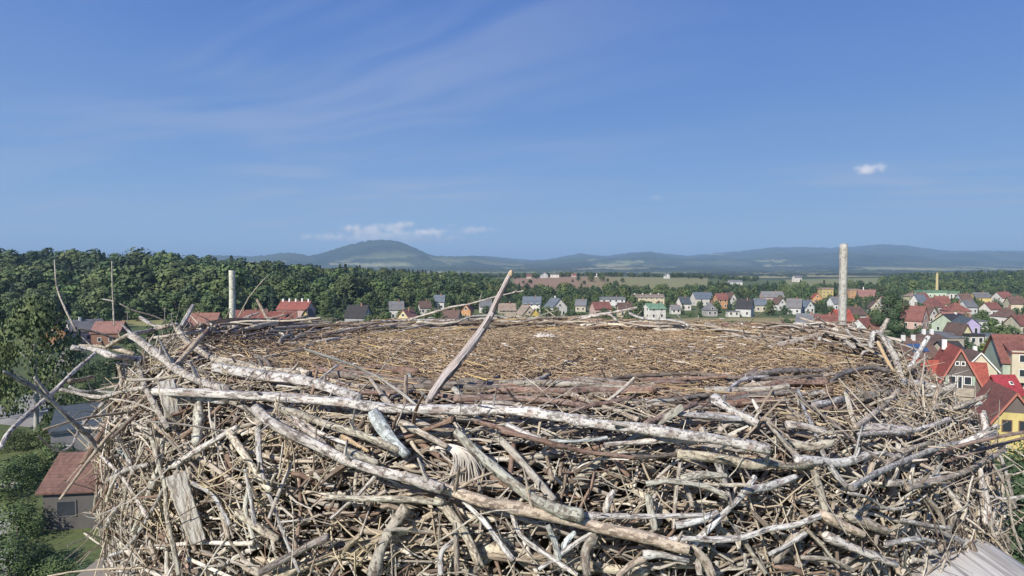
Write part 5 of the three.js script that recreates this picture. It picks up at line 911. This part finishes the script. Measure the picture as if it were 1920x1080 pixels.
// ---------------------------------------------------------------- things stuck in or standing by the nest
function slab(pts, widths, thick, mat) {                // split board: rectangular section following points, uneven edges
  const r = rng(Math.round(pts[0].x * 1000) & 1023), b = bag(), seg = 14, cv = new THREE.CatmullRomCurve3(pts), sideV = new THREE.Vector3(), T = new THREE.Vector3(), N = new THREE.Vector3();
  for (let i = 0; i <= seg; i++) {
    const t = i / seg, p = cv.getPoint(t); T.copy(cv.getTangent(t)); const toEye = EYE.clone().sub(p).normalize(); sideV.crossVectors(T, toEye).normalize(); N.crossVectors(sideV, T).normalize();
    const w = lerp(widths[0], widths[1], t) / 2 * (1 + 0.14 * (r() - 0.5)), h = thick / 2 * (1 + 0.2 * (r() - 0.5));
    [[-1, 0.7], [-0.8, 1], [-0.25, 0.82], [0.1, 1.0], [0.8, 1], [1, 0.7], [1, -1], [-1, -1]].forEach(([a, c], k) => { const q = p.clone().addScaledVector(sideV, a * w).addScaledVector(N, c * h); b.pos.push(q.x, q.y, q.z); b.uv.push(k / 8, t * 2.2); });
  }
  for (let i = 0; i < seg; i++) for (let k = 0; k < 8; k++) { const a = i * 8 + k, c = i * 8 + (k + 1) % 8; b.idx.push(a, a + 8, c, c, a + 8, c + 8); }
  for (const e of [0, seg]) for (let k = 1; k < 7; k++) b.idx.push(e * 8, e * 8 + (e ? k + 1 : k), e * 8 + (e ? k : k + 1));
  return bagGeom(b).toNonIndexed();
}
const grainTex = (seed, a, b2, c) => dataTex(256, 512, (x, y) => { const f = fbm(x * 22, y * 2, seed, 4, 22, 2), g = fbm(x * 60, y * 6, seed + 5, 3, 60, 6), p = fbm(x * 4, y * 4, seed + 9, 3, 4, 4); return mix3(mix3(a, b2, smooth(0.48, 0.66, f) * 0.8 + smooth(0.58, 0.72, g) * 0.3), c, smooth(0.5, 0.72, p) * 0.5); });
const weathered = new THREE.MeshStandardMaterial({ map: grainTex(601, [0.52, 0.49, 0.42], [0.20, 0.165, 0.13], [0.42, 0.36, 0.26]), bumpMap: barkBump, bumpScale: 0.002, roughness: 0.9 });
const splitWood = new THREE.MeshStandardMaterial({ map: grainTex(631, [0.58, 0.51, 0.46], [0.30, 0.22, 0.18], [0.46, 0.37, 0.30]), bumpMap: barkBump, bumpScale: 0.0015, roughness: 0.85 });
function single(name, label, category, geo, mat, p) { const o = thing(name, label, category, p.toArray()); geo.translate(-p.x, -p.y, -p.z); part(name === 'leaning_branch' ? 'stem' : 'wood', geo, mat, o); return o; }
{
  const L = [at(800, 757, 0.885), at(829, 713, 0.93), at(868, 667, 0.98), at(912, 606, 1.06), at(934, 560, 1.12), at(958, 511, 1.18)], b = bag();
  const cv = new THREE.CatmullRomCurve3(L), r = rng(31);
  // split branch: sunlit side coloured pale, shade on the other put into dark bark colour, tapering to a broken tip
  const seg = 34, NS = 9, N = new THREE.Vector3(), T = new THREE.Vector3(), S = new THREE.Vector3(), rowsP = [];
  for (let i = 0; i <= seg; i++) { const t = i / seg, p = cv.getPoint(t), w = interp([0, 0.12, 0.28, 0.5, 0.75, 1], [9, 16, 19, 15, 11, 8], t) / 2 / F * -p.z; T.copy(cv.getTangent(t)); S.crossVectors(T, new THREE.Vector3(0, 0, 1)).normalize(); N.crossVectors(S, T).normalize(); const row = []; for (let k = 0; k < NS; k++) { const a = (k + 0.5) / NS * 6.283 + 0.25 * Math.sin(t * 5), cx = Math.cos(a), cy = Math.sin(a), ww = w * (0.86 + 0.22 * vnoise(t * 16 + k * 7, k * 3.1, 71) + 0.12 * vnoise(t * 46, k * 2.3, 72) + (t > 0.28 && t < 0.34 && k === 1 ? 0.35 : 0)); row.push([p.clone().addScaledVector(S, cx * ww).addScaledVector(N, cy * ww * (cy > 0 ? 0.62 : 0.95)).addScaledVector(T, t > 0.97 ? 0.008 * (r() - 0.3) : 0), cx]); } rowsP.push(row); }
  const shaded_bark = bag(), face = bag(), put4 = (g, q, k, t0, t1) => { const o = g.pos.length / 3; q.forEach(v => g.pos.push(v.x, v.y, v.z)); g.uv.push(k / NS, t0 * 2.4, (k + 1) / NS, t0 * 2.4, (k + 1) / NS, t1 * 2.4, k / NS, t1 * 2.4); for (let z = 0; z < 4; z++) g.col.push(1, 1, 1); g.idx.push(o, o + 2, o + 1, o, o + 3, o + 2); };
  for (let i = 0; i < seg; i++) for (let k = 0; k < NS; k++) { const k2 = (k + 1) % NS, R0 = rowsP[i], R1 = rowsP[i + 1]; put4((R0[k][1] + R0[k2][1]) / 2 > 0.12 + 0.25 * (vnoise(i * 0.5, 3, 5) - 0.5) ? shaded_bark : face, [R0[k][0], R0[k2][0], R1[k2][0], R1[k][0]], k, i / seg, (i + 1) / seg); }
  for (const e of [0, seg]) { const row = rowsP[e]; for (let k = 1; k < NS - 1; k += 1) { const o = face.pos.length / 3; [row[0][0], row[k][0], row[k + 1][0]].forEach(v => { face.pos.push(v.x, v.y, v.z); face.uv.push(v.x * 8, v.y * 8); face.col.push(1, 1, 1); }); face.idx.push(o, e ? o + 1 : o + 2, e ? o + 2 : o + 1); } }
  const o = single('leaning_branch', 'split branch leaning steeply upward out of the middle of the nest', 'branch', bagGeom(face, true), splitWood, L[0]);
  const bg = bagGeom(shaded_bark, true); bg.translate(-L[0].x, -L[0].y, -L[0].z); part('shaded_bark', bg, BARK.d, o).userData.label = 'dark bark side';
  const tip = bag(); stickInto(tip, [at(955, 518, 1.172), at(959, 509, 1.182)], 0.0038, 0.0036, { sides: 7, seg: 2, rand: r, color: [1, 1, 1] }); const tg = bagGeom(tip, true); tg.translate(-L[0].x, -L[0].y, -L[0].z); part('broken_tip', tg, BARK.s, o).userData.label = 'pale broken tip';
}
{ const a = at(312, 717, 0.985); single('split_board', 'short grey board stub standing upright in the left front rim', 'board', slab([a, at(317, 745, 0.97), at(323, 775, 0.965), at(327, 806, 0.97)], [0.026, 0.020], 0.010, weathered), weathered, a); }
{ const a = at(330, 890, 0.87); single('split_board', 'grey weathered board sloping down the lower left front of nest', 'board', slab([a, at(342, 930, 0.86), at(358, 975, 0.845), at(373, 1017, 0.835)], [0.028, 0.020], 0.010, weathered), weathered, a); }
{ const a = at(1583, 768, 1.13); single('split_board', 'pale split wood sliver among the sticks on the right rim', 'board', slab([a, at(1596, 752, 1.15), at(1611, 734, 1.18)], [0.024, 0.014], 0.008, weathered), weathered, a); }
{ // arching tuft of pale plant fibre
  const r = rng(818), b = bag(), base = at(808, 842, 0.79);
  for (let i = 0; i < 22; i++) { const k = i / 21, j = () => (r() - 0.5) * 8; const e = [lerp(835, 912, k) + j(), lerp(895, 918, r())]; const pts = [at(808 + j() * 0.4, 842 + j() * 0.5, 0.79), at(830 + 14 * k + j() * 0.5, 834 + 6 * (1 - k) + j() * 0.4, 0.775), at(852 + 34 * k + j(), 852 + j() + 6 * (1 - k), 0.765), at(e[0], e[1], 0.775)]; stickInto(b, pts, 0.0013, 0.0008, { sides: 4, seg: 12, rand: r, knot: 0.05 }); }
  const o = single('fibre_tuft', 'arching tuft of whitish plant fibres hanging among the front sticks', 'plant fibre', bagGeom(b), std([0.66, 0.61, 0.55], { roughness: 0.8 }), base); o.children[0].name = 'strands'; o.children[0].userData.kind = 'stuff';
}
const stakeMat = new THREE.MeshStandardMaterial({ map: barkTex(701, [0.42, 0.41, 0.37], [0.24, 0.22, 0.195], [0.54, 0.54, 0.49], 0.6, [0.33, 0.30, 0.26]), bumpMap: barkBump, bumpScale: 0.002, roughness: 0.9 });
const paleStake = new THREE.MeshStandardMaterial({ map: barkTex(731, [0.60, 0.60, 0.50], [0.38, 0.37, 0.30], [0.70, 0.70, 0.62], 0.6, [0.50, 0.49, 0.38]), bumpMap: barkBump, bumpScale: 0.0015, roughness: 0.9 });
for (const [u, v0, d, w, lean, l] of [[1582, 458, 2.12, 14.5, 1.5, 'tall whitish round stake standing behind the right rim of nest'], [435, 507, 2.3, 11, 2, 'shorter pale greenish stake standing behind the left rim of nest']]) {
  const top = at(u, v0, d), rad = w / 2 / F * d, bot = new THREE.Vector3(top.x + lean / F * d, EYE.y - 0.93, -d), b = bag(), r = rng(u);
  stickInto(b, [bot, bot.clone().lerp(top, 0.33).add(new THREE.Vector3(0.002, 0, 0)), bot.clone().lerp(top, 0.7).add(new THREE.Vector3(-0.002, 0, 0)), top], rad * 1.04, rad * 0.97, { sides: 14, seg: 30, rand: r, knot: 0.06 });
  const o = thing('wooden_stake', l, 'stake', bot.toArray(), 0, 'stakes round the nest platform'); const g = bagGeom(b); g.translate(-bot.x, -bot.y, -bot.z); part('shaft', g, u > 960 ? stakeMat : paleStake, o);
}
{ // square timber under the right front of the nest, its sawn end towards the camera
  const a = at(1890, 1058, 0.80), o = thing('timber_beam', 'weathered grey square timber under the right front of the nest', 'beam', [a.x, EYE.y - 0.535, -0.86], -0.10);
  const s = new THREE.Shape([[-0.085, -0.055], [0.085, -0.055], [0.085, 0.05], [0.06, 0.058], [-0.085, 0.055]].map(p => new THREE.Vector2(...p))), g = new THREE.ExtrudeGeometry(s, { depth: 0.5, bevelEnabled: true, bevelSize: 0.004, bevelThickness: 0.004, bevelSegments: 2, steps: 6 }); g.translate(0, 0.055, -0.44); const p = g.attributes.position, uv = []; for (let i = 0; i < p.count; i++) uv.push(p.getX(i) * 5 + p.getY(i) * 5, p.getZ(i) * 2 + p.getY(i) * 2); g.setAttribute('uv', new THREE.Float32BufferAttribute(uv, 2));
  part('timber', g, new THREE.MeshStandardMaterial({ map: grainTex(661, [0.62, 0.60, 0.57], [0.30, 0.28, 0.27], [0.54, 0.50, 0.46]), bumpMap: barkBump, bumpScale: 0.002, roughness: 0.85 }), o);
}
{ // platform and mast that carry the nest
  const o = thing('nest_platform', 'round timber platform on a concrete mast carrying the stork nest', 'platform', [NC.x, 0, NC.z]);
  part('mast', new THREE.CylinderGeometry(0.16, 0.26, EYE.y - 1.0, 20).translate(0, (EYE.y - 1.0) / 2, 0), std([0.38, 0.37, 0.35]), o);
  part('deck', new THREE.CylinderGeometry(1.30, 1.30, 0.10, 40).translate(0, EYE.y - 0.9, 0), weathered, o);
}
// where several look-alikes share a description, say which one, counted from the left as the camera sees them
{
  const ORD = 'first second third fourth fifth sixth seventh eighth ninth tenth eleventh twelfth thirteenth fourteenth fifteenth sixteenth seventeenth eighteenth nineteenth twentieth twenty-first twenty-second twenty-third twenty-fourth twenty-fifth twenty-sixth twenty-seventh twenty-eighth twenty-ninth thirtieth thirty-first thirty-second thirty-third thirty-fourth thirty-fifth thirty-sixth thirty-seventh thirty-eighth thirty-ninth fortieth forty-first forty-second forty-third forty-fourth forty-fifth'.split(' ');
  const by = new Map(); for (const o of scene.children) { const l = o.userData.label; if (l && /tree|shrub/.test(o.userData.category)) { if (!by.has(l)) by.set(l, []); by.get(l).push(o); } }
  for (const [l, list] of by) if (list.length > 1) { list.sort((p, q) => p.position.x / -p.position.z - q.position.x / -q.position.z); list.forEach((o, i) => { if (ORD[i]) { let t = `${l}, ${ORD[i]} from left`; if (t.split(' ').length > 16) t = t.replace('in front of', 'before').replace(' garden', ''); o.userData.label = t; } }); }
}
renderer.render(scene, camera);
